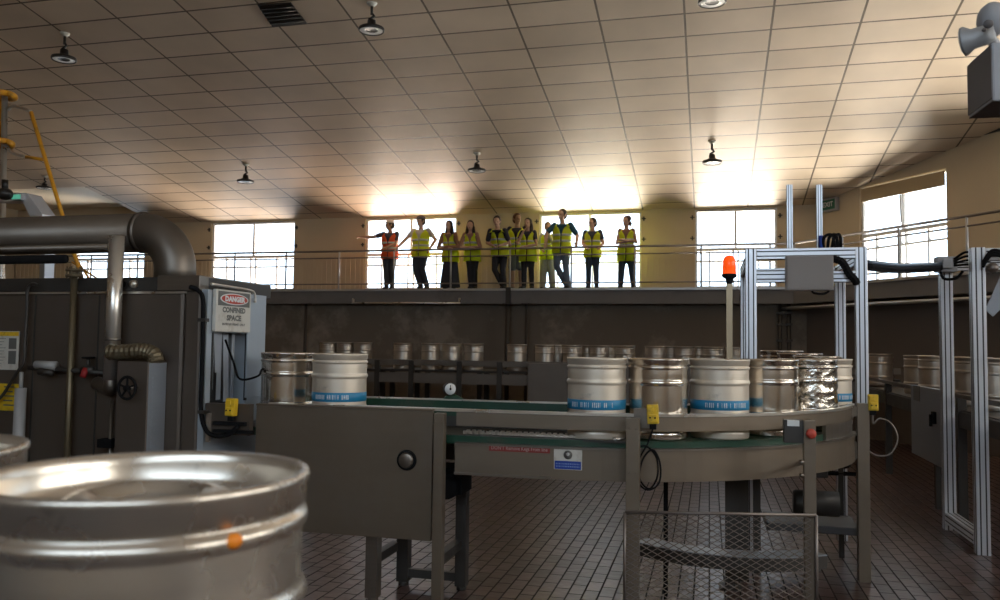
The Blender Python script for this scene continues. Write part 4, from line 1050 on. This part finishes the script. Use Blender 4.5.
mb = MB().tube([(vx-.05,yA,zp-.01),(vx,yA,zp-.01),(vx+.05,yA,zp-.01)], [.024,.036,.024], 12).cyl((vx,yA,zp), (vx,yA,zp+.075), .012, 8); mb.build('gate_valve', M['darksteel'], mc)
MB().lathe([(.0,-.004),(.042,-.006),(.048,0),(.042,.006),(.0,.006)], 16, (vx, yA, zp+.08)).build('valve_handle', M['black'], mc)
MB().tube([(vx,yA-.02,zp-.0),(vx,yA-.05,zp-.06)], .022, 10).build('relief_valve', M['redhandle'], mc)
x1 = onV(27, 345, yA).x
MB().tube(smoothpath([onV(38,285,yA), onV(32,284,yA), onV(27.5,290,yA), onV(27,310,yA), onV(25,345,yA), onV(24,362,yA), onV(16,374,yA), onV(2,396,yA), onV(-10,405,yA)]), .012, 8).build('thin_pipe', M['darksteel'], mc)
MB().cyl((onV(25,345,yA).x, yA-.02, .15), (onV(25,345,yA).x, yA-.02, onV(25,388,yA).z), .040, 16).cyl((onV(25,345,yA).x, yA-.02, onV(25,388,yA).z), (onV(25,345,yA).x, yA-.02, onV(25,372,yA).z), .014, 10).build('lagged_pipe', M['lagging'], mc)
MB().cyl((onV(80.5,345,vn-.02).x, vn-.02, .2), (onV(113,345,vn-.02).x*1.0, vn-.02, .2), .01, 6).cyl((onV(114,345,vn-.03).x, vn-.03, .2), (onV(114,345,vn-.03).x, vn-.03, onV(114,400,vn-.03).z), .013, 8).build('drain_pipe', M['steel'], mc)
a = onV(108, 443, vn-.04); MB().box((a.x-.06, vn-.08, a.z-.03), (a.x+.06, vn, a.z+.03)).build('junction_box', M['black'], mc)
# notices
a = onV(-14, 331, vn-.012); b = onV(18, 370, vn-.012); c = (a+b)/2; w = b.x-a.x; h = a.z-b.z
ns_ = plate(c, (1,0,0), (0,0,1), w, h, .006).build('notice', M['signwhite'], mc)
plate(c+Vector((0,-.004,h*.43)), (1,0,0), (0,0,1), w*.97, h*.11, .002).build('yellow_header', M['yellow'], ns_)
plate(c+Vector((w*.32,-.004,h*.18)), (1,0,0), (0,0,1), w*.22, h*.28, .002).build('picture', M['signdark'], ns_)
plate(c+Vector((w*.32,-.004,-h*.18)), (1,0,0), (0,0,1), w*.22, h*.34, .002).build('picture', M['signdark'], ns_)
mb = MB()
for k in range(9): mb.box((c.x-w*.42, c.y-.006, c.z+h*.3-k*h*.08), (c.x+w*(.12-.05*(k%3)), c.y-.004, c.z+h*.3-k*h*.08+h*.012))
mb.build('small_print', M['signdark'], ns_)
a = onV(-16, 383, vn-.012); b = onV(19, 411, vn-.012); c = (a+b)/2; w = b.x-a.x; h = a.z-b.z
ys_ = plate(c, (1,0,0), (0,0,1), w, h, .006).build('yellow_notice', M['yellow'], mc)
mb = MB()
for k in range(5): mb.box((c.x+w*.08, c.y-.006, c.z+h*.36-k*h*.17), (c.x+w*(.36-.04*(k%2)), c.y-.004, c.z+h*.36-k*h*.17+h*.05))
mb.build('small_print', M['signdark'], ys_)
# machine feet
for px in (20, 90, 170): 
    x = onV(px, 345, vn).x; MB().cyl((x, vn+.1, 0), (x, vn+.1, .13), .04, 12).build('foot', M['darksteel'], mc)

# ------------------------------------------------------------------ stair handrail and gantry behind the washer
hv_ = 7.0
hr = thing('stair_handrail', 'yellow and grey handrail of a stair rising behind the washing machine', 'handrail', (onV(5,345,hv_).x, hv_, 0))
def Q(px, py, y=hv_): return onV(px, py, y)
MB().tube([(Q(5,345).x, hv_, 0), Q(5, 94)], .030, 12).build('post', M['bright'], hr)
MB().tube(smoothpath([Q(8,110), Q(12,106), Q(22,108), Q(31,112)]), .018, 10).build('upper_bracket', M['bright'], hr)
MB().tube(smoothpath([Q(7,147), Q(13,153), Q(26,157)]), .018, 10).build('lower_bracket', M['bright'], hr)
MB().tube([Q(31,112), Q(62,214), Q(78,266), Q(150,500)], .021, 10).tube([Q(26,157), Q(46,160)], .018, 10).build('sloping_rail', M['orangepaint'], hr)
MB().tube(smoothpath([Q(-30,92,6.7), Q(-8,92,6.8), Q(6,93,hv_-.03), Q(14,96,hv_), Q(12,99,hv_+.1), Q(-10,96,hv_+.3)]), .032, 10).build('hoop_rail', M['orangepaint'], hr)
MB().tube(smoothpath([Q(-30,139,6.7), Q(-8,140,6.8), Q(5,141,hv_-.03), Q(12,144,hv_), Q(9,147,hv_+.1), Q(-10,145,hv_+.3)]), .032, 10).build('hoop_rail', M['orangepaint'], hr)
MB().tube([Q(0,98), Q(0,138)], .016, 8).build('hoop_stay', M['orangepaint'], hr)
MB().tube([Q(40,205,7.4), Q(78,262,7.4), Q(110,310,7.4)], .012, 8).tube([Q(72,262,7.3), Q(110,287,7.3)], .01, 8).build('lower_rail', M['orangepaint'], hr)
gn = thing('steel_gantry', 'pale blue grey steel gantry bracket above the duct at the left edge', 'bracket', (onV(30,345,6.6).x, 6.6, 0))
g6 = lambda px, py, y=6.6: onV(px, py, y)
mb = MB(); P_ = [g6(-30,192), g6(27,193), g6(42,214), g6(42,222), g6(33,222), g6(22,201), g6(-30,200)]
mb.hull(P_, [p+Vector((0,.18,0)) for p in P_]).build('frame_plate', M['alu'], gn)
MB().box((g6(38,345).x-.04, 6.62, 0), (g6(38,345).x+.02, 6.74, g6(38,216).z)).build('column', M['alu'], gn)
MB().ell(g6(5,194,6.5), (.075,.075,.06)).cyl(g6(5,190,6.5), g6(5,180,6.5), .03).build('lamp_socket', M['lampblack'], gn)
es = onV(17, 197, 6.56)
gs = MB().box((es.x-.06, 6.55, es.z-.03), (es.x+.06, 6.60, es.z+.03)).build('indicator_box', M['plast'], gn, .004)
MB().box((es.x-.052, 6.546, es.z-.023), (es.x+.052, 6.55, es.z+.023)).build('indicator_face', mat('lit_green', (.1,.45,.3), .5, emit=(.15,.6,.4), es=.4), gs)
# ------------------------------------------------------------------ emergency light top right
d = 3.4
def G(px, py, dd=d): return dep(px, py, dd)
c = G(999, 86); 
el_ = thing('emergency_light', 'grey twin spot emergency light box in the top right corner', 'light', (c.x+.05, c.y, c.z-.16))
a = G(969, 118); s = d/F
# box turned so that we see its left side and a narrow front
rt = Matrix.Rotation(-.25, 3, 'Z')
w, dp_, hh = .24, .16, .285
mb = MB().box((0,0,0), (w,dp_,hh)); base = Vector((a.x, a.y, a.z)) 
fx = [0]; 
side = Vector((.35,-.94,0)).normalized()
mb = MB(); A = G(969,118,3.5); B = G(993,102,3.25)
k = (B-A); k.z = 0; up = Vector((0,0,1)); hgt = (118-63)/F*3.5
fr = Vector((-k.y, k.x, 0)).normalized()
if fr.x < 0: fr = -fr
bot = [A, A+k, A+k+fr*.30, A+fr*.30]
bx = MB().hull(bot, [p+up*hgt for p in bot]).build('battery_box', M['plast'], el_, .008)
o_ = -fr*.004; bb_ = [A+o_+up*.01, A+k+o_+up*.01, A+k+up*.01, A+up*.01]
MB().hull(bb_, [p+up*(hgt-.02) for p in bb_]).build('box_side_shade', M['plastdark'], bx)  # thin darker skin, shade of this side put into the colour
u2 = [A-up*.003, A+k-up*.003, A+k+fr*.3-up*.003, A+fr*.3-up*.003]
MB().hull(u2, [p+up*.004 for p in u2]).build('box_base_shade', M['plastdark'], bx)  # thin darker skin paints the shade on the underside
# spot head with flared rim
hp = G(986, 35, 3.35); tp_ = G(966, 41, 3.40); ax_ = (tp_-hp).normalized()
hd = MB().tube([hp+ax_*-.03, hp+ax_*.0, hp+ax_*.05, hp+ax_*.075, hp+ax_*.085], [.03,.04,.042,.060,.060], 24).build('spot_head', M['lagging'], el_)
MB().tube([hp+ax_*.083, hp+ax_*.09], [.058,.050], 24).build('spot_lens', M['lampface'], hd)
MB().ell(G(992, 20, 3.38), (.058,.07,.072)).build('spot_housing', M['plast'], el_)
MB().cyl(G(989, 24, 3.30), G(988, 24, 3.27), .017).cyl(G(984, 30, 3.28), G(984, 30, 3.25), .008).build('spot_screw', M['plastdark'], el_)
MB().tube([hp, G(995, 44, 3.4), G(999, 60, 3.42)], [.022,.02,.02], 10).build('spot_arm', M['plast'], el_)
q_ = A+fr*.325+k*.5
MB().tube([A+fr*.2+k*.5+up*.12, q_+up*.12, Vector((q_.x, q_.y, zc(q_.y)))], .022, 10).build('hanger', M['plast'], el_)
#==PART4==
# ------------------------------------------------------------------ people
PM = {}
def pm(name, col, rough=.8):
    if name not in PM: PM[name] = mat(name, col, rough, 0, .12, 12)
    return PM[name]
SK = pm('skin', (.55,.35,.25), .6); SKD = pm('skin_tanned', (.42,.25,.17), .6)
def cloth(name, col):
    m = mat(name, col, .7, 0, .06, 10); nt = m.node_tree; N = nt.nodes; tl = N.new('ShaderNodeBsdfTranslucent'); tl.inputs['Color'].default_value = (*col, 1)
    mx = N.new('ShaderNodeMixShader'); mx.inputs[0].default_value = .45; nt.links.new(N['Principled BSDF'].outputs[0], mx.inputs[1]); nt.links.new(tl.outputs[0], mx.inputs[2]); nt.links.new(mx.outputs[0], N['Material Output'].inputs['Surface']); return m
HV = cloth('hi_vis_yellow_cloth', (.88,.98,.05)); HO = cloth('hi_vis_orange_cloth', (.92,.17,.05))
RF = mat('reflective_tape', (.55,.60,.55), .4, .2)
EYE = pm('eye_dark', (.02,.015,.01), .3); LIP = pm('lips', (.30,.10,.08), .5)
def add_mods(o, vox, sm=3):
    r = o.modifiers.new('remesh', 'REMESH'); r.mode = 'VOXEL'; r.voxel_size = vox; r.use_smooth_shade = True
    s = o.modifiers.new('smooth', 'SMOOTH'); s.factor = .5; s.iterations = sm
def limb(mb, pts, rs, seg=10):
    rs = [r*1.18 for r in rs]
    mb.tube(pts, rs, seg)
    for p, r in zip(pts, rs): mb.ell(p, (r,r,r), 10, 6)
def person(px, top, y, label, kind):
    """figure facing -y (the hall); kind = dict of pose + clothes"""
    K = dict(lean=0, shift=0, yaw=0, rot=0, hr=None, hl=None, er=None, el=None, fr=(-.10,0), fl=(.10,0), kr=None, kl=None, skin=SK, hair='short', hairc=(.03,.02,.015),
             vest=HV, shirt=(.03,.04,.07), sleeve=.55, pants=(.03,.04,.07), cap=None, wide=1.0, fem=False, vlen=.0, shorts=False, tilt=0); K.update(kind)
    p0 = onV(px, 345, y); r_ = ray(px, top); zt = H + r_.z*(y/r_.y); Hh = (zt-DZ)
    Hh /= (1-.10*abs(K['lean'])); S = Hh/1.74; S = max(.86, min(1.08, S))
    root = thing('person', label, 'person', (p0.x, p0.y, DZ), 'visitors on the gallery')
    fw = .88 if K['fem'] else 1.0
    lean, sh = K['lean'], K['shift']
    hipz = .93; hip = Vector((0,0,hipz)); chest = Vector((sh*.7, -.22*lean, 1.27)); neck = Vector((sh, -.36*lean, 1.46-.05*abs(lean))); 
    shz = neck.z-.055; sw = .175*fw
    yr = K['rot']
    def rv(v): return Matrix.Rotation(yr, 3, 'Z') @ Vector(v)
    shR = neck+Vector((-sw,0,-.05)); shL = neck+Vector((sw,0,-.05))
    head = neck+Vector((0,-.03-.02*lean,.165))
    # joints
    def arm(side, hand, elbow):
        s = shR if side < 0 else shL
        if hand is None: hand = (side*.24, -.06, .80)
        hand = Vector(hand)
        if elbow is None:
            mid = (s+hand)/2; L = .56*1.0; d_ = (hand-s).length; b_ = math.sqrt(max(.0, (L/2)**2-(d_/2)**2)); 
            out = Vector((side*.6, .25, -.75)); out -= (hand-s).normalized()*out.dot((hand-s).normalized()); out.normalize(); elbow = mid+out*b_
        return s, Vector(elbow), hand
    aR = arm(-1, K['hr'], K['er']); aL = arm(1, K['hl'], K['el'])
    def leg(side, f, k):
        hp_ = Vector((side*.085*fw+0, .0, .90)); ft = Vector((f[0], f[1], .075))
        kn = Vector(k) if k else (hp_+ft)/2+Vector((0,-.03,.02))
        return hp_, kn, ft
    lR = leg(-1, K['fr'], K['kr']); lL = leg(1, K['fl'], K['kl'])
    # ---- body
    mb = MB()
    def torso(mb, g, z0=.86, top=True, bust=True):
        rings = [(0,0,.84,.10*g,.09*g)] if z0 < .86 else []
        hp_w = .165 if not K['fem'] else .16
        pts = [(hip+Vector((0,0,-.07)), hp_w*.85,.105), (hip, hp_w,.115), (hip.lerp(chest,.35), .138*fw,.100), (chest+Vector((0,0,-.04)), .158*fw,.112 if K['fem'] else .112), (chest+Vector((0,0,.06)), .168*fw,.112), (neck+Vector((0,0,-.07)), .165*fw,.088), (neck+Vector((0,0,-.03)), .10*fw,.068)]
        mb.loft([(p.x,p.y,p.z,a*g*1.12,b*g*1.10) for p,a,b in pts], 20)
    torso(mb, .93)
    mb.loft([(neck.x,neck.y,neck.z-.06,.075,.065),(neck.x,neck.y-.004,neck.z,.055,.055),(neck.x,neck.y-.012,neck.z+.07,.052,.054),(head.x,head.y+.01,head.z-.05,.05,.055)], 14)
    hy = Matrix.Rotation(K['yaw'], 3, 'Z') @ Matrix.Rotation(K['tilt'], 3, 'X')
    HS = 1.10
    def hp(v): return head + hy @ (Vector(v)*HS)
    def hell(mb, c, r, seg=14, rings=10): mb.ell(hp(c), [q*HS for q in r], seg, rings, hy)
    hell(mb, (0,0,.02), (.073,.092,.10)); hell(mb, (0,-.02,-.045), (.055,.066,.062)); hell(mb, (0,-.055,-.085), (.026,.022,.02))
    hell(mb, (0,-.098,-.012), (.013,.020,.024)); hell(mb, (0,-.086,.022), (.045,.012,.012)); 
    for s in (-1,1): hell(mb, (s*.075,.008,.0), (.010,.018,.030))
    hell(mb, (0,-.082,-.05), (.024,.014,.012))
    for s, A in ((-1,aR),(1,aL)):
        limb(mb, [A[0], A[0].lerp(A[1],.5), A[1], A[1].lerp(A[2],.5), A[2]], [.047*fw,.043*fw,.036*fw,.033*fw,.024*fw])
        # hand: palm, four fingers, thumb
        d_ = (A[2]-A[1]).normalized(); dn_ = Vector((0,0,-1)); 
        side_ = d_.cross(dn_); 
        if side_.length < .2: side_ = Vector((s,0,0))
        side_.normalize(); nrm_ = side_.cross(d_).normalized()*1.0
        if nrm_.z > 0: nrm_ = -nrm_
        pc = A[2]+d_*.045
        mt = Matrix((side_, d_, nrm_)).transposed()
        mb.ell(pc, (.038,.052,.017), 12, 8, mt)
        point = K.get('point') == s
        for i, off in enumerate((-.028,-.010,.010,.027)):
            L = (.070,.080,.074,.058)[i]; b0 = A[2]+d_*.075+side_*off
            curl = .35 if not (point and i == 0) else 0
            if point and i > 0: curl = 1.2; L *= .8
            m1 = b0+d_*L*.5*math.cos(curl*.5)+nrm_*L*.5*math.sin(curl*.5); m2 = m1+d_*L*.5*math.cos(curl*1.4)+nrm_*L*.5*math.sin(curl*1.4)
            mb.tube([b0, m1, m2], [.0095,.0088,.0075], 7)
        th = A[2]+d_*.03-side_*.032*s*(1)
        mb.tube([th, th-side_*s*.022+d_*.025+nrm_*.01, th-side_*s*.026+d_*.055+nrm_*.015], [.011,.010,.008], 7)
    for A in (lR, lL): limb(mb, [A[0], A[0].lerp(A[1],.5), A[1], A[1].lerp(A[2],.4), A[2]], [.082,.068,.05,.048,.034])
    for s, A in ((-1,lR),(1,lL)): mb.ell(A[2]+Vector((s*.01,-.06,-.03)), (.04,.11,.032))
    mb.v = [rv(p*S) for p in mb.v]
    o = mb.build('body', K['skin'], root, off=(0,0,0)); add_mods(o, .0105, 1)
    def part(mb, name, m, vox=.014, sm=3, par=root):
        mb.v = [rv(p*S) for p in mb.v]; q = mb.build(name, m, par, off=(0,0,0))
        if vox: add_mods(q, vox, sm)
        return q
    # ---- trousers
    if K.get('skirt'):
        mb = MB().loft([(0,0,.03+.03,.27,.19),(0,0,.35,.235,.165),(0,0,.7,.185,.14),(0,0,.93,.155,.12),(0,0,1.0,.14,.11)], 24); part(mb, 'wide_trousers', pm('cloth_%s' % str(K['pants']), K['pants']), .014)
    else:
        mb = MB(); g = K['wide']
        for A in (lR, lL):
            if K['shorts']: kk = A[0].lerp(A[1], .92); limb(mb, [A[0], A[0].lerp(A[1],.5), kk], [.098,.092,.088])
            else: limb(mb, [A[0], A[0].lerp(A[1],.5), A[1], A[1].lerp(A[2],.5), A[2]+Vector((0,0,.0))], [.095,.082*(.5+.5*g),.062*g,.058*g,.050*g])
        mb.loft([(0,0,.84,.14*fw,.11),(0,0,.92,.172*fw,.125),(0,0,1.0,.158*fw,.118)], 20)
        part(mb, 'shorts' if K['shorts'] else 'trousers', pm('cloth_%s' % str(K['pants']), K['pants']))
    # ---- shoes
    for s, A in ((-1,lR),(1,lL)):
        mb = MB().ell(A[2]+Vector((s*.01,-.055,-.028)), (.048,.135,.045), 14, 8).ell(A[2]+Vector((0,.02,.0)), (.045,.05,.05))
        for p in mb.v: p.z = max(p.z, .002)
        part(mb, 'shoe', pm('shoe_dark', (.03,.028,.028)), None)
    # ---- shirt
    mb = MB(); torso(mb, 1.05)
    for A in (aR, aL):
        sl = K['sleeve']
        if sl <= 1: limb(mb, [A[0]+Vector((0,0,.0)), A[0].lerp(A[1], sl*.5), A[0].lerp(A[1], sl)], [.058*fw,.055*fw,.053*fw])
        else: limb(mb, [A[0], A[0].lerp(A[1],.5), A[1], A[1].lerp(A[2],.9)], [.057,.052,.046,.036])
    part(mb, 'shirt', pm('cloth_%s' % str(K['shirt']), K['shirt']))
    # ---- vest: open-front sheet with a v neck, two tape bands
    if K['vest']:
        lo = .78-K['vlen']; N_ = 30
        lv = [(Vector((0,0,lo)), .195,.150,.05),(hip+Vector((0,0,-.03)), .190,.148,.05),(hip+Vector((0,0,.06)), .178,.142,.05),(hip.lerp(chest,.4), .165*fw,.132,.05),(hip.lerp(chest,.75), .178*fw,.136,.06),(chest+Vector((0,0,.02)), .186*fw,.138,.22),(chest+Vector((0,0,.08)), .186*fw,.132,.42),(neck+Vector((0,0,-.09)), .172*fw,.112,.62),(neck+Vector((0,0,-.045)), .132*fw,.088,.85),(neck+Vector((0,.01,-.02)), .090*fw,.074,1.0)]
        vs = []
        for c_, rx, ry, gap in lv:
            for k in range(N_+1):
                a = -PI/2+gap+(2*PI-2*gap)*k/N_; vs.append(rv(Vector((c_.x+rx*1.12*math.cos(a), c_.y+ry*1.10*math.sin(a), c_.z))*S))
        fs = []
        for j in range(len(lv)-1):
            for k in range(N_): fs.append((j*(N_+1)+k, j*(N_+1)+k+1, (j+1)*(N_+1)+k+1, (j+1)*(N_+1)+k))
        mb = MB().add(vs, fs, True); vo = mb.build('vest', K['vest'], root, off=(0,0,0)); sd = vo.modifiers.new('solid', 'SOLIDIFY'); sd.thickness = .012; sd.offset = 1
        for zc1 in (.34, .72):
            cc_ = hip.lerp(chest, zc1*1.0); rx = (.176 if zc1 > .5 else .170)*(fw if zc1 > .3 else 1)+.016; ry = .152
            vs = []
            for dz in (-.025,.025):
                for k in range(N_+1):
                    a = -PI/2+.06+(2*PI-.12)*k/N_; vs.append(rv(Vector((cc_.x+rx*1.12*math.cos(a), cc_.y+ry*1.11*math.sin(a), cc_.z+dz))*S))
            m2 = MB().add(vs, [(k, k+1, N_+2+k, N_+1+k) for k in range(N_)], True); t2_ = m2.build('reflective_band', RF, vo, off=(0,0,0)); s2_ = t2_.modifiers.new('solid', 'SOLIDIFY'); s2_.thickness = .004; s2_.offset = 1
    # ---- face
    for s in (-1,1):
        mb = MB(); mb.ell(hp((s*.030,-.080,.008)), (.010,.007,.006), 8, 6, hy); part(mb, 'eye', EYE, None)
    mb = MB(); mb.ell(hp((0,-.0935,-.050)), (.022,.006,.007), 8, 6, hy); part(mb, 'mouth', LIP, None)
    # ---- hair / cap
    hm = pm('hair_%s' % str(K['hairc']), K['hairc'], .7)
    mb = MB(); mb.ell(hp((0,.014,.034)), (.092,.108,.112), 18, 12, hy)
    mb.ell(hp((0,.04,-.01)), (.086,.083,.083), 14, 10, hy)
    # pull hair off the face
    inv = hy.transposed()
    for p in mb.v:
        l = inv @ (p-head)
        if l.y < -.045 and l.z < .070: l.y = -.045+(l.y+.045)*.1; p.xyz = (head+hy@l)
    if K['hair'] == 'long':
        for s in (-1,0,1):
            mb.tube([hp((s*.055,.03,.0)), hp((s*.075,.03,-.10)), hp((s*.085,.02,-.20)), hp((s*.075,.01,-.30))], [.045,.045,.042,.02], 10)
    if K['hair'] == 'bun': mb.ell(hp((.03,.10,.05)), (.045,.045,.045))
    if K['hair'] == 'curly':
        rr_ = random.Random(5)
        for i in range(26):
            a = rr_.uniform(0,2*PI); b_ = rr_.uniform(-.6,1.3); mb.ell(hp((.088*math.cos(a)*math.cos(b_), .02+.09*abs(math.sin(a))*math.cos(b_), .03+.10*math.sin(b_)-(.06 if b_ < 0 else 0))), (.03,.03,.03), 8, 6)
    part(mb, 'hair', hm, .011, 2)
    if K['cap']:
        cmn = pm('cap_%s' % str(K['cap']), K['cap']); mb = MB()
        mb.ell(hp((0,.005,.060)), (.100,.117,.083), 18, 10, hy)
        for p in mb.v:
            l = inv @ (p-head)
            if l.z < .052: l.z = .052; p.xyz = head+hy@l
        m2 = part(mb, 'cap', cmn, None)
        mb = MB().ell(hp((0,-.125,.056)), (.070,.065,.008), 16, 6, hy); part(mb, 'cap_brim', pm('brim_%s' % str(K['cap']), tuple(x*.5 for x in K['cap'])), None, par=m2)
    return root
R0 = .99   # hand height on the rail
PY = DV+.36; RY = -.34
def rail(x, z=R0): return (x, RY, z)
person(388, 221, PY+.1, 'person in an orange safety vest and pale cap pointing left along the rail', dict(hr=(-.72,-.14,1.33), er=(-.43,-.08,1.33), point=-1, hl=(-.02,-.26,1.04), yaw=-.9, vest=HO, shirt=(.05,.05,.08), cap=(.62,.58,.55), pants=(.04,.045,.05), fr=(-.07,0), fl=(.07,.02), skin=SKD))
person(419, 217, PY, 'person in a dark cap and white tee under a yellow vest, hand on the rail', dict(hr=rail(-.44), hl=(.26,-.08,.98), cap=(.10,.09,.09), yaw=-.5, shirt=(.62,.60,.56), pants=(.03,.04,.06), fr=(.02,.0), fl=(.16,.05), kr=(-.10,-.06,.5), kl=(.05,-.02,.5)))
person(449, 224, PY, 'person with long dark hair and wide dark skirt-like trousers, third from the left', dict(hr=rail(.06,1.03), hl=rail(-.08,1.05), er=(-.25,-.22,1.06), el=(.25,-.22,1.06), lean=.35, fem=True, hair='long', sleeve=1.5, shirt=(.30,.17,.10), skirt=True, pants=(.02,.022,.035), yaw=-.3, vlen=.08))
person(471, 225, PY, 'person with long black hair and black trousers leaning on folded arms, fourth from left', dict(hr=rail(.08,1.02), hl=rail(-.06,1.04), er=(-.27,-.24,1.06), el=(.27,-.24,1.06), lean=.5, fem=True, hair='long', sleeve=1.0, shirt=(.35,.2,.14), pants=(.015,.015,.02), yaw=.1, vlen=.06, fr=(-.04,.05), fl=(.07,.05)))
person(499, 223, PY, 'person in a black tee leaning both forearms on the rail, legs crossed', dict(hr=rail(-.10,1.02), hl=rail(.10,1.02), er=(-.27,-.2,1.10), el=(.27,-.2,1.10), lean=.8, cap=None, shirt=(.02,.022,.03), sleeve=.7, pants=(.02,.02,.028), fr=(.06,.10), fl=(.12,-.02), kr=(-.12,-.05,.48), kl=(.08,-.05,.48), yaw=0, tilt=.2))
person(516, 213, PY+.42, 'tall person in grey shorts standing behind the others, looking right', dict(hr=(-.15,-.2,1.05), hl=(.1,-.25,1.1), yaw=.8, shirt=(.03,.03,.04), pants=(.16,.18,.22), shorts=True, hairc=(.10,.04,.02), skin=SKD))
person(527, 219, PY, 'long haired person in black leggings touching their chin, beside the one in shorts', dict(hr=(-.08,-.18,1.40), er=(-.22,-.2,1.12), hl=(-.05,-.3,1.02), el=(.24,-.16,1.08), fem=True, hair='long', shirt=(.03,.03,.05), pants=(.02,.02,.025), yaw=-.3, vlen=.10, fr=(-.10,.03), fl=(.10,.03)))
person(547, 223, PY+.35, 'fair haired person in pale wide trousers with a hand at the face', dict(hl=(.04,-.18,1.44), el=(.2,-.22,1.15), hr=(-.1,-.25,1.02), fem=True, hair='bun', hairc=(.30,.20,.10), shirt=(.45,.42,.38), pants=(.36,.34,.28), wide=1.35, yaw=.3, fr=(-.13,.0), fl=(.13,.0), sleeve=1.5))
person(561, 211, PY, 'tall person in a teal tee and faded jeans, arms down to the rail', dict(hr=rail(-.30), er=(-.30,-.2,1.22), hl=rail(.38), lean=.35, shift=.03, shirt=(.02,.09,.14), pants=(.13,.17,.24), yaw=-.5, fr=(.10,.12), fl=(.14,0), kr=(-.10,-.03,.5), kl=(.10,-.05,.5), sleeve=.75))
person(592, 219, PY, 'person in a navy tee and dark jeans standing upright, second from the right', dict(hr=rail(-.10,1.00), hl=rail(.22,1.00), er=(-.24,-.05,1.12), el=(.27,-.05,1.12), shirt=(.05,.06,.09), pants=(.03,.05,.08), yaw=-.7, fr=(-.10,.02), fl=(.10,.02)))
person(626, 217, PY, 'curly haired person in a long yellow vest with folded arms, rightmost visitor', dict(hr=(.10,-.22,1.13), hl=(-.08,-.24,1.16), er=(-.22,-.10,1.10), el=(.24,-.08,1.12), fem=True, hair='curly', hairc=(.07,.03,.025), sleeve=.1, shirt=(.25,.14,.10), pants=(.03,.05,.08), yaw=-.5, vlen=.12, fr=(-.14,.02), fl=(.17,.02), wide=1.1))

# ------------------------------------------------------------------ light
w = bpy.data.worlds.new('sky'); scene.world = w; w.use_nodes = True; nt = w.node_tree
bg = nt.nodes['Background']; bg.inputs['Color'].default_value = (.66,.83,1.0,1); bg.inputs['Strength'].default_value = 4.0
def area(name, loc, target, sx, sy, power, col, spread=180):
    l = bpy.data.lights.new(name, 'AREA'); l.shape = 'RECTANGLE'; l.size = sx; l.size_y = sy; l.energy = power; l.color = col; l.spread = math.radians(spread)
    o = bpy.data.objects.new(name, l); COL.objects.link(o); o.location = loc
    o.rotation_euler = (Vector(target)-Vector(loc)).to_track_quat('-Z', 'Y').to_euler(); return o
P_BACK = 430; P_RIGHT = [800, 950, 800]; P_NEAR = 155; P_FRONT = 36
LC = [(1,.85,.70),(1,.80,.62),(1,.74,.55),(1,.50,.28),(1,.97,.50),(1,.92,.76)]  # orange and yellow tints added to imitate light bounced off the vests
for i, (a, b) in enumerate(allsp):
    xm = (a+b)/2; 
    # tinted daylight bounced up from the sunlit ground outside each window
    area('window_daylight', (xm, WV+4.0, 1.2), (xm, WV-1.0, 5.2), b-a+1.0, 3.2, P_BACK*(.25 if i < 2 else 1.8 if i == 3 else 1), LC[min(i,5)])
area('window_daylight', (-2, WV+9.5, .4), (-2, WV-1.0, 4.6), 24, 6, 12500, (1,.85,.68))
for i, (a, b, za, zb_) in enumerate(rwins):
    c_ = rw((a+b)/2, 3.6, 1.8); t_ = rw((a+b)/2, -1.5, 5.4); area('window_daylight', c_, t_, b-a+1, 2.6, P_RIGHT[i]*1.5, (1,.93,.80))
for a, b in hy:
    area('window_daylight', (XR+.5, (a+b)/2, 4.4), (XR-6, (a+b)/2+1.5, 3.2), 3.4, b-a, P_NEAR, (1,.82,.60))
area('window_daylight', (0, YF-.5, 4.8), (-1, 8, 1.5), 8, 3.0, P_FRONT, (.95,.95,1))
